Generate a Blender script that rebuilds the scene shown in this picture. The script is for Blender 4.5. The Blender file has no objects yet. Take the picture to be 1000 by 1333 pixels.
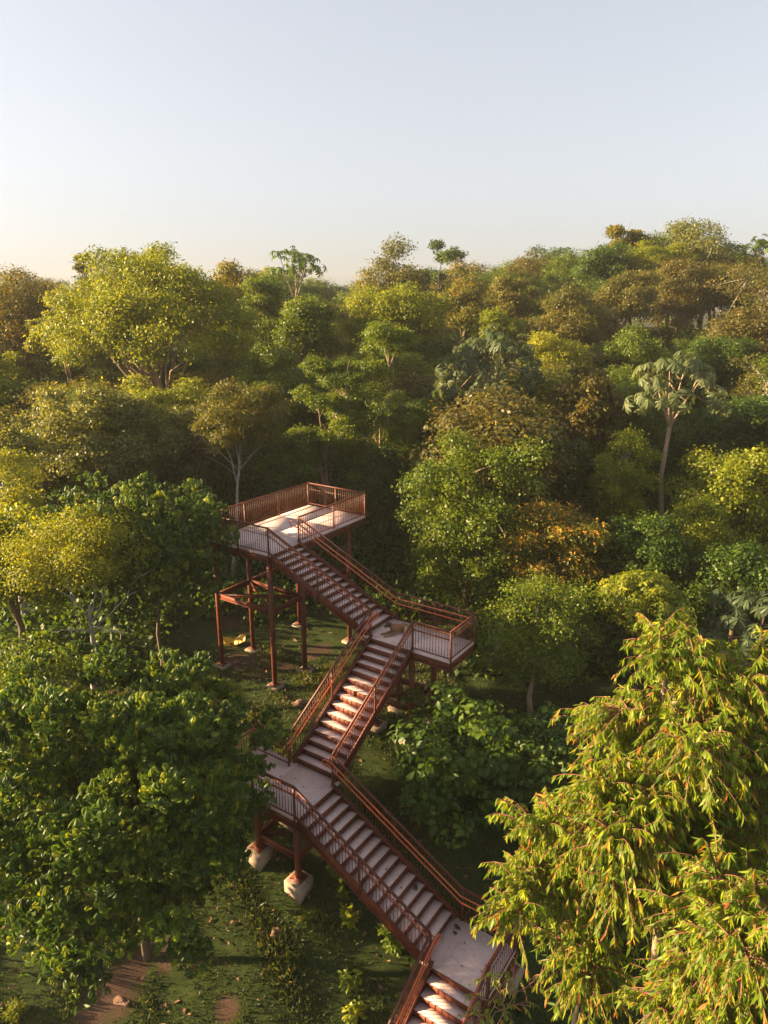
import bpy, math, random
import numpy as np
from mathutils import Vector
sc = bpy.context.scene
COL = sc.collection
R_ = math.radians

# ------------------------------------------------------------------ camera frame
F, PITCH = 932.31, 0.28517            # focal length in photo pixels, downward tilt
def ray(px, py):
    a, b = (px - 500) / F, (666.5 - py) / F
    return np.array([a, math.cos(PITCH) + b * math.sin(PITCH), -math.sin(PITCH) + b * math.cos(PITCH)])
def at(px, py, Y):
    r = ray(px, py); return r * (Y / r[1])
def ground_z(x, y):
    ys = [-50, 0, 10, 13, 15, 17.4, 20, 23, 28, 34, 45, 60, 80, 110, 160, 300, 700]
    zs = [-24, -22, -19.8, -18.6, -17.9, -16.9, -15.95, -15.35, -15.4, -15.5, -15, -13.5, -11.5, -9.5, -8.5, -7, -7]
    z = np.interp(y, ys, zs)
    z = z + 7.0 * np.exp(-((x - 38) / 24) ** 2 - ((y - 95) / 32) ** 2) + 2.5 * np.exp(-((x + 30) / 20) ** 2 - ((y - 75) / 30) ** 2)
    z = z + 0.10 * np.sin(x * .9 + 1.3) * np.sin(y * .7) + 0.05 * np.sin(x * 2.3) * np.cos(y * 2.1 + x)
    return z
def on_ground(px, py):
    r = ray(px, py); t = 8.0
    while t < 400:
        p = r * t
        if p[2] < ground_z(p[0], p[1]): break
        t += .05
    return r * t

# ------------------------------------------------------------------ scene graph helpers
def tag(o, label=None, cat=None, group=None, kind=None):
    if label: o['label'] = label
    if cat: o['category'] = cat
    if group: o['group'] = group
    if kind: o['kind'] = kind
    return o
def empty(name, loc, rz=0):
    o = bpy.data.objects.new(name, None); COL.objects.link(o)
    o.location = loc; o.rotation_euler = (0, 0, rz); o.empty_display_size = .3
    return o
def link(name, me, mat, parent=None):
    o = bpy.data.objects.new(name, me); COL.objects.link(o)
    if mat is not None and len(me.materials) == 0: me.materials.append(mat)
    if parent is not None: o.parent = parent
    return o
def fast_mesh(name, V, loops, starts, smooth=False):
    me = bpy.data.meshes.new(name)
    me.vertices.add(len(V)); me.vertices.foreach_set('co', np.ascontiguousarray(V, dtype=np.float32).ravel())
    me.loops.add(len(loops)); me.loops.foreach_set('vertex_index', np.ascontiguousarray(loops, dtype=np.int32))
    me.polygons.add(len(starts)); me.polygons.foreach_set('loop_start', np.ascontiguousarray(starts, dtype=np.int32))
    if smooth: me.polygons.foreach_set('use_smooth', np.ones(len(starts), dtype=bool))
    me.update(calc_edges=True)
    return me

class MB:
    """collects shapes, links them as one mesh object"""
    def __init__(s): s.v = []; s.f = []
    def add(s, vs, fs):
        n = len(s.v); s.v += [tuple(map(float, p)) for p in vs]; s.f += [tuple(i + n for i in q) for q in fs]
    def bar(s, p, q, w, h, up=(0, 0, 1)):
        p, q, up = Vector(p), Vector(q), Vector(up)
        d = (q - p).normalized(); sd = d.cross(up)
        if sd.length < 1e-4: sd = d.cross(Vector((1, 0, 0)))
        sd.normalize(); u = sd.cross(d)
        vs = [c + sd * (a * w / 2) + u * (b * h / 2) for c in (p, q) for a, b in ((-1, -1), (1, -1), (1, 1), (-1, 1))]
        s.add(vs, [(0, 1, 2, 3), (7, 6, 5, 4), (0, 4, 5, 1), (1, 5, 6, 2), (2, 6, 7, 3), (3, 7, 4, 0)])
    def box(s, a, b):
        x0, x1 = sorted((a[0], b[0])); y0, y1 = sorted((a[1], b[1])); z0, z1 = sorted((a[2], b[2]))
        s.add([(x0, y0, z0), (x1, y0, z0), (x1, y1, z0), (x0, y1, z0), (x0, y0, z1), (x1, y0, z1), (x1, y1, z1), (x0, y1, z1)],
              [(3, 2, 1, 0), (4, 5, 6, 7), (0, 1, 5, 4), (1, 2, 6, 5), (2, 3, 7, 6), (3, 0, 4, 7)])
    def tube(s, pts, rad, n=8, cap=True):
        pts = [Vector(p) for p in pts]
        if not hasattr(rad, '__len__'): rad = [rad] * len(pts)
        m = len(pts); ref = None; vs = []
        for i in range(m):
            d = (pts[min(i + 1, m - 1)] - pts[max(i - 1, 0)]).normalized()
            if ref is None: ref = d.cross(Vector((0.31, 0.17, 0.93)) if abs(d.z) < .9 else Vector((1, .2, 0)))
            sd = (ref - d * ref.dot(d)).normalized(); ref = sd; u = d.cross(sd)
            for k in range(n):
                a = 2 * math.pi * k / n
                vs.append(pts[i] + (sd * math.cos(a) + u * math.sin(a)) * rad[i])
        fs = [(i * n + k, i * n + (k + 1) % n, (i + 1) * n + (k + 1) % n, (i + 1) * n + k) for i in range(m - 1) for k in range(n)]
        if cap: fs += [tuple(range(n - 1, -1, -1)), tuple(range((m - 1) * n, m * n))]
        s.add(vs, fs)
    def mesh(s, name, smooth=False):
        ls = np.fromiter((i for f in s.f for i in f), dtype=np.int32)
        ct = np.array([len(f) for f in s.f]); st = np.concatenate(([0], np.cumsum(ct)[:-1]))
        return fast_mesh(name, np.array(s.v), ls, st, smooth)
    def build(s, name, mat, parent=None, smooth=False):
        return link(name, s.mesh(name, smooth), mat, parent)

# ------------------------------------------------------------------ materials
def new_mat(name):
    m = bpy.data.materials.new(name); m.use_nodes = True
    nt = m.node_tree; nt.nodes.clear()
    out = nt.nodes.new('ShaderNodeOutputMaterial')
    return m, nt, out
def N(nt, t, **kw):
    n = nt.nodes.new(t)
    for k, v in kw.items():
        if k in n.inputs: n.inputs[k].default_value = v
        else: setattr(n, k, v)
    return n
def ramp(nt, fac, stops):
    r = N(nt, 'ShaderNodeValToRGB'); e = r.color_ramp.elements
    while len(e) < len(stops): e.new(.5)
    for i, (p, c) in enumerate(stops):
        e[i].position = p; e[i].color = (*c, 1)
    nt.links.new(fac, r.inputs[0]); return r.outputs[0]
def noise(nt, scale, detail=4, rough=.6, vec=None, out='Fac'):
    n = N(nt, 'ShaderNodeTexNoise'); n.inputs['Scale'].default_value = scale
    n.inputs['Detail'].default_value = detail; n.inputs['Roughness'].default_value = rough
    if vec is not None: nt.links.new(vec, n.inputs['Vector'])
    return n.outputs[out]
def bump(nt, h, strength, dist):
    b = N(nt, 'ShaderNodeBump'); b.inputs['Strength'].default_value = strength; b.inputs['Distance'].default_value = dist
    nt.links.new(h, b.inputs['Height']); return b.outputs[0]
def mixc(nt, f, a, b, mode='MIX'):
    m = N(nt, 'ShaderNodeMix', data_type='RGBA', blend_type=mode)
    for s_, v in ((m.inputs[0], f), (m.inputs[6], a), (m.inputs[7], b)):
        if hasattr(v, 'links') or hasattr(v, 'is_linked'): nt.links.new(v, s_)
        else: s_.default_value = v if not isinstance(v, tuple) else (*v, 1)
    return m.outputs[2]
def leaf_mat(name, stops, trans=.45, rough=.48, spec=.35):
    m, nt, out = new_mat(name)
    at_ = N(nt, 'ShaderNodeAttribute', attribute_name='tint')
    c = ramp(nt, at_.outputs['Fac'], stops)
    p = N(nt, 'ShaderNodeBsdfPrincipled'); p.inputs['Roughness'].default_value = rough
    p.inputs['Specular IOR Level'].default_value = spec
    nt.links.new(c, p.inputs['Base Color'])
    t = N(nt, 'ShaderNodeBsdfTranslucent')
    tc = mixc(nt, 1.0, c, (1.55, 1.35, .55), 'MULTIPLY'); nt.links.new(tc, t.inputs[0])
    mx = N(nt, 'ShaderNodeMixShader'); mx.inputs[0].default_value = trans
    nt.links.new(p.outputs[0], mx.inputs[1]); nt.links.new(t.outputs[0], mx.inputs[2])
    nt.links.new(mx.outputs[0], out.inputs[0]); return m
def simple_mat(name, c0, c1, scale, rough=.7, bs=.2, bd=.02, spec=.3, metallic=0, stretch=None):
    m, nt, out = new_mat(name)
    tc = N(nt, 'ShaderNodeTexCoord'); vec = tc.outputs['Object']
    if stretch:
        mp = N(nt, 'ShaderNodeMapping'); mp.inputs['Scale'].default_value = stretch
        nt.links.new(vec, mp.inputs[0]); vec = mp.outputs[0]
    n1 = noise(nt, scale, 6, .65, vec); n2 = noise(nt, scale * 6.3, 3, .6, vec)
    c = ramp(nt, n1, [(.3, c0), (.7, c1)])
    c = mixc(nt, .35, c, ramp(nt, n2, [(.3, tuple(.7 * v for v in c0)), (.7, tuple(min(1, 1.2 * v) for v in c1))]))
    p = N(nt, 'ShaderNodeBsdfPrincipled'); p.inputs['Roughness'].default_value = rough
    p.inputs['Specular IOR Level'].default_value = spec; p.inputs['Metallic'].default_value = metallic
    nt.links.new(c, p.inputs['Base Color']); nt.links.new(bump(nt, n2, bs, bd), p.inputs['Normal'])
    nt.links.new(p.outputs[0], out.inputs[0]); return m

STEEL = simple_mat('painted_steel', (.075, .019, .011), (.185, .044, .020), 1.9, .55, .1, .004, .3)
RAILM = simple_mat('rail_steel', (.085, .022, .013), (.130, .034, .018), 2.5, .5, .08, .003, .35)
HANDM = simple_mat('handrail_paint', (.44, .085, .028), (.56, .12, .038), 3, .36, .06, .002, .5)
CONC = simple_mat('footing_concrete', (.16, .12, .085), (.36, .285, .21), 4, .85, .5, .01, .2)
def deck_mat():
    m, nt, out = new_mat('deck_concrete')
    tc = N(nt, 'ShaderNodeTexCoord'); v = tc.outputs['Object']
    n1 = noise(nt, 1.1, 6, .65, v); n2 = noise(nt, 38, 3, .7, v); n3 = noise(nt, 6, 5, .7, v)
    c = ramp(nt, n1, [(.3, (.50, .355, .325)), (.72, (.66, .49, .455))])
    c = mixc(nt, .30, c, ramp(nt, n2, [(.32, (.32, .22, .20)), (.6, (.72, .55, .51))]))
    c = mixc(nt, ramp(nt, n3, [(.50, (0, 0, 0)), (.74, (.6, .6, .6))]), c, (.27, .20, .165))
    p = N(nt, 'ShaderNodeBsdfPrincipled'); p.inputs['Roughness'].default_value = .85
    nt.links.new(c, p.inputs['Base Color']); nt.links.new(bump(nt, n2, .25, .006), p.inputs['Normal'])
    nt.links.new(p.outputs[0], out.inputs[0]); return m
DECK = deck_mat()
BARK_GREY = simple_mat('bark_grey', (.20, .18, .15), (.36, .33, .28), 3, .85, .6, .02, .2, 0, (1, 1, .35))
BARK_BROWN = simple_mat('bark_brown', (.085, .06, .042), (.17, .125, .085), 3, .9, .7, .02, .2, 0, (1, 1, .3))
BARK_TAN = simple_mat('bark_tan', (.22, .15, .10), (.36, .26, .17), 3, .85, .5, .02, .2, 0, (1, 1, .3))
BARK_RED = simple_mat('twig_red', (.16, .06, .045), (.30, .12, .085), 5, .7, .3, .01, .3)

PAL = {
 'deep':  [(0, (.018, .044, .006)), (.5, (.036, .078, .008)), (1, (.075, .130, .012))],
 'mid':   [(0, (.032, .062, .006)), (.5, (.066, .112, .009)), (1, (.130, .180, .014))],
 'lime':  [(0, (.065, .100, .006)), (.5, (.135, .180, .010)), (1, (.260, .280, .016))],
 'gold':  [(0, (.085, .115, .008)), (.5, (.165, .200, .012)), (1, (.285, .300, .018))],
 'olive': [(0, (.040, .055, .010)), (.5, (.085, .095, .015)), (1, (.160, .145, .024))],
 'rust':  [(0, (.040, .062, .008)), (.55, (.095, .112, .012)), (.78, (.240, .180, .018)), (1, (.380, .190, .025))],
 'brown': [(0, (.036, .048, .010)), (.5, (.078, .080, .016)), (1, (.170, .125, .028))],
 'grey':  [(0, (.050, .072, .020)), (.5, (.100, .128, .034)), (1, (.210, .230, .075))],
 'silver': [(0, (.055, .090, .036)), (.5, (.100, .145, .058)), (1, (.220, .260, .120))],
 'slate': [(0, (.030, .055, .022)), (.5, (.058, .095, .036)), (1, (.125, .165, .070))],
 'euc':   [(0, (.065, .110, .014)), (.45, (.150, .205, .020)), (.80, (.290, .310, .028)), (.90, (.33, .28, .030)), (.955, (.42, .17, .035)), (1, (.36, .085, .035))],
 'whorl': [(0, (.020, .050, .010)), (.45, (.040, .092, .013)), (.78, (.085, .150, .018)), (1, (.185, .240, .020))],
 'grass': [(0, (.014, .026, .006)), (.5, (.026, .046, .009)), (.85, (.052, .070, .014)), (1, (.130, .110, .036))],
}
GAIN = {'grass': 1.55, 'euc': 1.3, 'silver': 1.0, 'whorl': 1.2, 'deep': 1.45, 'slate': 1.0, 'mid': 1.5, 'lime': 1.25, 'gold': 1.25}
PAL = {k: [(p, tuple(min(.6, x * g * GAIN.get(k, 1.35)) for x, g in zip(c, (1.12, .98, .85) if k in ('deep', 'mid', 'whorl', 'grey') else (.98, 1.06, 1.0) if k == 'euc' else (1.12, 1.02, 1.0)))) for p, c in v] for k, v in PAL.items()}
LM = {k: leaf_mat('leaf_' + k, v, .58 if k == 'euc' else .45) for k, v in PAL.items()}

# ------------------------------------------------------------------ leaf templates (x side, y along, z normal)
def fold_leaf(w, droop, lift=.10):
    s = [0, .30, .72, 1.0]; ww = [0, .34, .50, 0]
    mid = [(0, y, -droop * y * y) for y in s]
    V = mid + [(-w * ww[1], s[1], lift * .5 - droop * s[1] ** 2), (-w * ww[2], s[2], lift - droop * s[2] ** 2),
               (w * ww[1], s[1], lift * .5 - droop * s[1] ** 2), (w * ww[2], s[2], lift - droop * s[2] ** 2)]
    Fc = [(0, 1, 4), (0, 6, 1), (4, 1, 2, 5), (1, 6, 7, 2), (5, 2, 3), (2, 7, 3)]
    return np.array(V, float), Fc
def rhomb(w): return np.array([(0, 0, 0), (w / 2, .45, .06), (0, 1, -.05), (-w / 2, .45, .06)], float), [(0, 1, 2, 3)]
def lance(w, droop):
    V = [(0, 0, 0), (w / 2, .3, -.02), (-w / 2, .3, -.02), (w * .42, .65, -droop * .4), (-w * .42, .65, -droop * .4), (.0, 1, -droop)]
    return np.array(V, float), [(0, 1, 2), (2, 1, 3, 4), (4, 3, 5)]
def merge_t(items):
    V, Fc = [], []
    for v, f in items:
        n = sum(len(x) for x in V); V.append(v); Fc += [tuple(i + n for i in q) for q in f]
    return np.concatenate(V), Fc
def rot(V, ax, ang):
    c, s = math.cos(ang), math.sin(ang); x, y, z = V[:, 0], V[:, 1], V[:, 2]
    if ax == 'z': return np.stack([c * x - s * y, s * x + c * y, z], 1)
    return np.stack([x, c * y - s * z, s * y + c * z], 1)
def whorl(n, w, droop, pitch, seed, jit=.25, stalk=.12):
    """n leaves round one twig tip; template z axis is the twig direction"""
    r = random.Random(seed); it = []
    for k in range(n):
        v, f = fold_leaf(w, droop * r.uniform(.7, 1.4))
        v = v * r.uniform(.62, 1.15); v[:, 1] += stalk
        v = rot(v, 'x', -pitch + r.uniform(-jit, jit)); v = rot(v, 'z', 2 * math.pi * (k + r.uniform(-.25, .25)) / n)
        it.append((v, f))
    return merge_t(it)
def palm_rosette(n, seed):
    """cecropia tip: n long-stalked peltate leaves, each of nine drooping lobes"""
    r = random.Random(seed); it = []
    for k in range(n):
        lobes = []
        for j in range(9):
            v, f = fold_leaf(.26, .30, .05); v = v * (.62 if j not in (0, 8) else .42)
            v = rot(v, 'x', -r.uniform(.15, .6)); v = rot(v, 'z', (j - 4) * .60); lobes.append((v, f))
        v, f = merge_t(lobes)
        el = r.uniform(-.15, .75)
        v = rot(v, 'x', -.55 + el * .5 + r.uniform(-.2, .2))
        d = r.uniform(.45, 1.0)
        v[:, 1] += d * math.cos(el); v[:, 2] += d * math.sin(el)
        pv = np.array([(-.012, 0, 0), (.012, 0, 0), (.012, d * math.cos(el), d * math.sin(el)), (-.012, d * math.cos(el), d * math.sin(el))])
        v, f = merge_t([(v, f), (pv, [(0, 1, 2, 3)])])
        it.append((rot(v, 'z', 2 * math.pi * (k + r.uniform(-.3, .3)) / n), f))
    return merge_t(it)

def unit(a): return a / np.maximum(np.linalg.norm(a, axis=1, keepdims=True), 1e-9)
def leaves(name, P, A, Nn, S, tmpl, tint, mat, parent=None):
    """one mesh of many leaves: position, axis, normal, size, tint for each"""
    T, Fc = tmpl; n, nv = len(P), len(T)
    A = unit(A); sd = unit(np.cross(A, Nn)); nn = np.cross(sd, A)
    V = P[:, None, :] + S[:, None, None] * (T[None, :, 0, None] * sd[:, None, :] + T[None, :, 1, None] * A[:, None, :] + T[None, :, 2, None] * nn[:, None, :])
    base = np.concatenate([np.array(f) for f in Fc]); ct = np.array([len(f) for f in Fc])
    lp = (base[None, :] + (np.arange(n) * nv)[:, None]).ravel()
    st0 = np.concatenate(([0], np.cumsum(ct)[:-1])); st = (st0[None, :] + (np.arange(n) * ct.sum())[:, None]).ravel()
    me = fast_mesh(name, V.reshape(-1, 3), lp, st)
    a = me.attributes.new('tint', 'FLOAT', 'FACE')
    nf = len(Fc); t = np.repeat(tint, nf)
    if nf > 8: t = np.clip(t + np.random.RandomState(n).uniform(-.13, .13, n * (nf // 6 + 1)).repeat(6)[:len(t)], 0, 1)
    a.data.foreach_set('value', t.astype(np.float32))
    return link(name, me, mat, parent)
# ================================================================== the steel stairway
YAW = -0.5955; OX, OY, OZ = -4.4754, 26.2256, -9.4392
ZB = -17.0 - OZ                                        # local ground level under the stairway (relative to the top deck)
W_ = 1.7803; RA, HA = 4.8226, 2.1667; RB, HB = 4.5572, 2.679; RC, HC = 4.5472, 2.508
PV, QU, E2, E4 = 6.42, 3.361, 3.28, 1.677
UC = RA + W_; UD = UC + RC; VC = RB + W_
Z1, Z2, Z3, Z4 = 0.0, -HA, -HA - HB, -HA - HB - HC
stair = empty('lookout_stairway', (OX, OY, -17.0), YAW)
tag(stair, 'zigzag rust-brown steel stairway with pale concrete treads climbing to a railed lookout platform', 'stairway')
def S(u, v, z): return (u, -v, z - ZB)
def wpos(u, v):
    c, s = math.cos(YAW), math.sin(YAW); return (OX + u * c + v * s, OY + u * s - v * c)

def deck(name, u0, u1, v0, v1, z, joints=()):
    m = MB(); g = .011
    us = [u0] + [j for a, j in joints if a == 'u'] + [u1]; vs = [v0] + [j for a, j in joints if a == 'v'] + [v1]
    for a, b in zip(us, us[1:]):
        for c, d in zip(vs, vs[1:]):
            m.box(S(a + (g if a != u0 else 0), c + (g if c != v0 else 0), z - .07), S(b - (g if b != u1 else 0), d - (g if d != v1 else 0), z))
    d_ = m.build(name, DECK, stair)
    f = MB(); i = .03
    for p, q in (((u0 + i, v0 + i), (u1 - i, v0 + i)), ((u1 - i, v0 + i), (u1 - i, v1 - i)), ((u1 - i, v1 - i), (u0 + i, v1 - i)), ((u0 + i, v1 - i), (u0 + i, v0 + i))):
        a, b = S(*p, z - .21), S(*q, z - .21)
        f.bar(a, b, .014, .274)
        for zz in (.078, .342): f.bar(S(*p, z - zz), S(*q, z - zz), .085, .014)
    n = int((u1 - u0) / .8) + 1
    for k in range(1, n):
        uu = u0 + (u1 - u0) * k / n
        f.bar(S(uu, v0 + .05, z - .16), S(uu, v1 - .05, z - .16), .07, .15)
    f.build('edge_beam', STEEL, d_)
    return d_
deck('platform_deck', -QU, .06, -PV, 0, Z1, (('v', -4.3), ('v', -2.15), ('u', -1.65)))
deck('landing_deck', 4.52, RA + E2, -W_, .04, Z2, (('u', 6.4),))
deck('landing_deck', UC - E2, UC + .06, RB - .28, VC, Z3, (('u', 5.0),))
deck('landing_deck', UC + 4.25, UD + E4, RB, VC, Z4)

def flight(axis, start, lo, hi, z0, rise, n, tread):
    """axis 'u' or 'v': the way down; lo..hi is the width across it; n risers"""
    P = (lambda a, c, z: S(a, c, z)) if axis == 'u' else (lambda a, c, z: S(c, a, z))
    m = MB(); L = (n - 1) * tread
    for c in (lo + .03, hi - .03):
        a0, a1 = start - .12, start + L + .10
        za = lambda a: z0 - (a - start) / tread * rise - rise * .72
        m.bar(P(a0, c, za(a0)), P(a1, c, za(a1)), .014, .30)
        for off in (.155, -.155):
            m.bar(P(a0, c, za(a0) + off), P(a1, c, za(a1) + off), .085, .014)
    fl = m.build('stair_flight', STEEL, stair)
    rp = random.Random(int(abs(start) * 1000) + n)
    for k in range(n):
        a = start + k * tread; zt = z0 - k * rise
        r = MB()
        r.box(P(a, lo + .075, zt - rise - .03), P(a + .012, hi - .075, zt + .003))
        r.box(P(a - .05, lo + .075, zt - .012 + .003), P(a, hi - .075, zt + .003)) if 0 else None
        r.build('riser', STEEL, fl)
        if k < n - 1:
            t = MB(); zt -= rise
            t.box(P(a + .013, lo + .075, zt - .05), P(a + tread - .001, hi - .075, zt + rp.uniform(-.001, .001)))
            t.build('tread', DECK, fl)
    return fl
flight('u', .07, -W_, 0, Z1, HA / 15, 15, 4.47 / 14)
flight('v', .05, RA, UC, Z2, HB / 15, 15, 4.22 / 14)
flight('u', UC + .07, RB, VC, Z3, HC / 15, 15, 4.20 / 14)
flight('v', VC, UD, UD + E4, Z4, .168, 10, .30)

# ---- railings: runs of (u, v, z of the walking line); side = +1 / -1 says on which hand the walkway lies
def offset_path(pts, d):
    out = []
    n = len(pts)
    for i, p in enumerate(pts):
        dirs = []
        for a, b in ((i - 1, i), (i, i + 1)):
            if 0 <= a and b < n:
                q = Vector((pts[b][0] - pts[a][0], pts[b][1] - pts[a][1])); dirs.append(q.normalized())
        ns = [Vector((-q.y, q.x)) for q in dirs]
        if len(ns) == 2:
            mm = ns[0] + ns[1]; mm = mm / max(mm.dot(ns[0]), .3)
        else: mm = ns[0]
        out.append((p[0] + mm.x * d, p[1] + mm.y * d, p[2]))
    return out
def lerp3(a, b, t): return tuple(a[i] + (b[i] - a[i]) * t for i in range(3))
def rail_run(name, pts, side, hand=True, ext=(0, 0), H=1.1, skip=()):
    m = MB()
    top = [S(p[0], p[1], p[2] + H) for p in pts]
    for a, b in zip(top, top[1:]): m.bar(a, b, .062, .05)
    for a in top[1:-1]: m.box((a[0] - .032, a[1] - .032, a[2] - .027), (a[0] + .032, a[1] + .032, a[2] + .027))
    rl = m.build(name, RAILM, stair)
    bot, bars = MB(), MB()
    for a, b in zip(pts, pts[1:]):
        L = math.hypot(b[0] - a[0], b[1] - a[1])
        bot.bar(S(a[0], a[1], a[2] + .10), S(b[0], b[1], b[2] + .10), .035, .03)
        bot.bar(S(a[0], a[1], a[2] + .80), S(b[0], b[1], b[2] + .80), .016, .022)
        k = max(2, round(L / .115))
        for i in range(1, k):
            p = lerp3(a, b, i / k)
            bars.bar(S(p[0], p[1], p[2] + .10), S(p[0], p[1], p[2] + H - .02), .0145, .0145, (1, 0, 0))
    bot.build('bottom_rail', RAILM, rl); bars.build('infill_bars', RAILM, rl)
    ps = set()
    for a, b in zip(pts, pts[1:]):
        L = math.hypot(b[0] - a[0], b[1] - a[1]); k = max(1, round(L / 2.1))
        for i in range(k + 1): ps.add(tuple(round(x, 4) for x in lerp3(a, b, i / k)))
    for i, p in enumerate(sorted(ps)):
        if any(math.hypot(p[0] - q[0], p[1] - q[1]) < .05 for q in skip): continue
        pm = MB(); pm.bar(S(p[0], p[1], p[2] - .34), S(p[0], p[1], p[2] + H - .024), .056, .056, (1, 0, 0))
        pm.build('post', RAILM, rl)
    if hand:
        hp = offset_path(pts, side * .11)
        def ex(p, q, d):
            L = math.hypot(q[0] - p[0], q[1] - p[1]); return (p[0] - (q[0] - p[0]) / L * d, p[1] - (q[1] - p[1]) / L * d, p[2])
        if ext[0]: hp = [ex(hp[0], hp[1], ext[0])] + hp
        if ext[1]: hp = hp + [ex(hp[-1], hp[-2], ext[1])]
        hm = MB()
        up = [S(p[0], p[1], p[2] + .93) for p in hp]; lo = [S(p[0], p[1], p[2] + .72) for p in hp]
        def bend(a, b, c):                              # half-round return between the two pipes
            a, b, c = Vector(a), Vector(b), Vector(c); d = (a - c); d.z = 0; d.normalize(); mid = (a + b) / 2; r = (a - b).length / 2
            return [mid + Vector((0, 0, 1)) * r * math.cos(t) + d * r * math.sin(t) for t in [math.pi * k / 8 for k in range(1, 8)]]
        loop = up + bend(up[-1], lo[-1], up[-2]) + lo[::-1] + bend(up[0], lo[0], up[1])[::-1] + [up[0]]
        hm.tube(loop, .023, 8, False)
        hm.build('handrail', HANDM, rl, True)
        bk = MB()
        for p in sorted(ps):
            j = min(range(len(pts)), key=lambda i: math.hypot(pts[i][0] - p[0], pts[i][1] - p[1]))
            # bracket from post to pipe
            best = None
            for a, b in zip(hp, hp[1:]):
                d = Vector((b[0] - a[0], b[1] - a[1])); t = max(0, min(1, ((p[0] - a[0]) * d.x + (p[1] - a[1]) * d.y) / max(d.length_squared, 1e-6)))
                q = lerp3(a, b, t); dd = math.hypot(q[0] - p[0], q[1] - p[1])
                if best is None or dd < best[0]: best = (dd, q)
            if best[0] < .2:
                q = best[1]
                for h in (.91, .70): bk.bar(S(p[0], p[1], p[2] + h), S(q[0], q[1], q[2] + h), .012, .012)
        if bk.v: bk.build('bracket', RAILM, rl)
    return rl
i_ = .0
rail_run('platform_railing', [(0, -W_, 0), (0, -PV + i_, 0), (-QU, -PV, 0), (-QU, 0, 0), (0, 0, 0)], 1, False)
rail_run('stair_railing', [(0.0, .0, Z1), (RA, 0, Z2)], -1, True, (.12, 0), skip=[(0, 0)])
rail_run('stair_railing', [(0.0, -W_, Z1), (RA, -W_, Z2), (RA + E2, -W_, Z2), (RA + E2, 0, Z2), (UC, 0, Z2)], 1, True, (.25, 0), skip=[(0, -W_)])
rail_run('stair_railing', [(RA, 0, Z2), (RA, RB, Z3), (UC - E2, RB, Z3), (UC - E2, VC, Z3), (UC, VC, Z3)], -1, True, (.22, 0), skip=[(RA, 0)])
rail_run('stair_railing', [(UC, 0, Z2), (UC, RB, Z3)], 1, True, skip=[(UC, 0)])
rail_run('stair_railing', [(UC, VC, Z3), (UD, VC, Z4)], -1, True, skip=[(UC, VC)])
rail_run('stair_railing', [(UC, RB, Z3), (UD, RB, Z4), (UD + E4, RB, Z4), (UD + E4, VC, Z4), (UD + E4, VC + 2.7, Z4 - 1.512)], 1, True, (.2, 0), skip=[(UC, RB)])
rail_run('stair_railing', [(UD, VC, Z4), (UD, VC + 2.7, Z4 - 1.512)], -1, True, (.2, 0), skip=[(UD, VC)])

# ---- columns on concrete footings, with braced frames between them
def column(u, v, ztop, foot=None, rad=.105):
    x, y = wpos(u, v); gz = ground_z(x, y) - OZ
    ft = foot if foot else .12
    m = MB(); m.tube([S(u, v, ztop), S(u, v, gz + ft)], rad, 20)
    m.tube([S(u, v, gz + ft + .019), S(u, v, gz + ft + .04)], rad + .03, 16)
    pl = .21 if foot else .19; m.box(S(u - pl, v - pl, gz + ft + .002), S(u + pl, v + pl, gz + ft + .018))
    for a in (-1, 1):
        for b_ in (-1, 1): m.tube([S(u + a * pl * .8, v + b_ * pl * .8, gz + ft + .018), S(u + a * pl * .8, v + b_ * pl * .8, gz + ft + .05)], .018, 6)
    c = m.build('column', STEEL, stair)
    f = MB(); hw = .31 if foot else .28
    b = .02
    f.box(S(u - hw, v - hw, gz - .25), S(u + hw, v + hw, gz + ft - b))
    f.add([S(u - hw, v - hw, gz + ft - b), S(u + hw, v - hw, gz + ft - b), S(u + hw, v + hw, gz + ft - b), S(u - hw, v + hw, gz + ft - b),
           S(u - hw + b, v - hw + b, gz + ft), S(u + hw - b, v - hw + b, gz + ft), S(u + hw - b, v + hw - b, gz + ft), S(u - hw + b, v + hw - b, gz + ft)],
          [(4, 5, 6, 7), (0, 1, 5, 4), (1, 2, 6, 5), (2, 3, 7, 6), (3, 0, 4, 7)])
    f.build('footing', CONC, c)
    return c
def brace(pairs, z, h=.20, w=.09, rise=0):
    for k, (a, b) in enumerate(pairs):
        m = MB(); A, B = Vector(S(*a, z)), Vector(S(*b, z + rise)); d = (B - A).normalized() * .10
        m.bar(A + d, B - d, .012, h)
        for s_ in (-1, 1): m.bar(A + d + Vector((0, 0, s_ * (h / 2 + .004))), B - d + Vector((0, 0, s_ * (h / 2 + .004))), w, .012)
        m.build('brace_beam', STEEL, stair)
def square(u0, u1, v0, v1): return [((u0, v1), (u1, v1)), ((u1, v1), (u1, v0)), ((u1, v0), (u0, v0)), ((u0, v0), (u0, v1))]
ul, ur = -QU + .15, -.13
for v in (-.14, -2.05, -5.3):
    for u in (ul, ur): column(u, v, Z1 - .33)
brace(square(ul, ur, -2.05, -.14), Z1 - 2.5)
brace([((ul, -.14), (ur, -2.05))], Z1 - 2.5, .12); brace([((ul, -2.05), (-1.85, -1.2)), ((-1.5, -1.0), (ur, -.14))], Z1 - 2.52, .12)
brace([((ul, -5.3), (ul, -2.05)), ((ur, -5.3), (ur, -2.05)), ((ul, -5.3), (ur, -5.3))], Z1 - 2.5)
for u in (4.95, 6.52):
    for v in (-.10, -1.66): column(u, v, Z2 - .33, .28)
brace(square(4.95, 6.52, -1.66, -.10), Z2 - 2.43); brace([((4.95, -.10), (6.52, -1.66))], Z2 - 2.43, .12)
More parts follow.
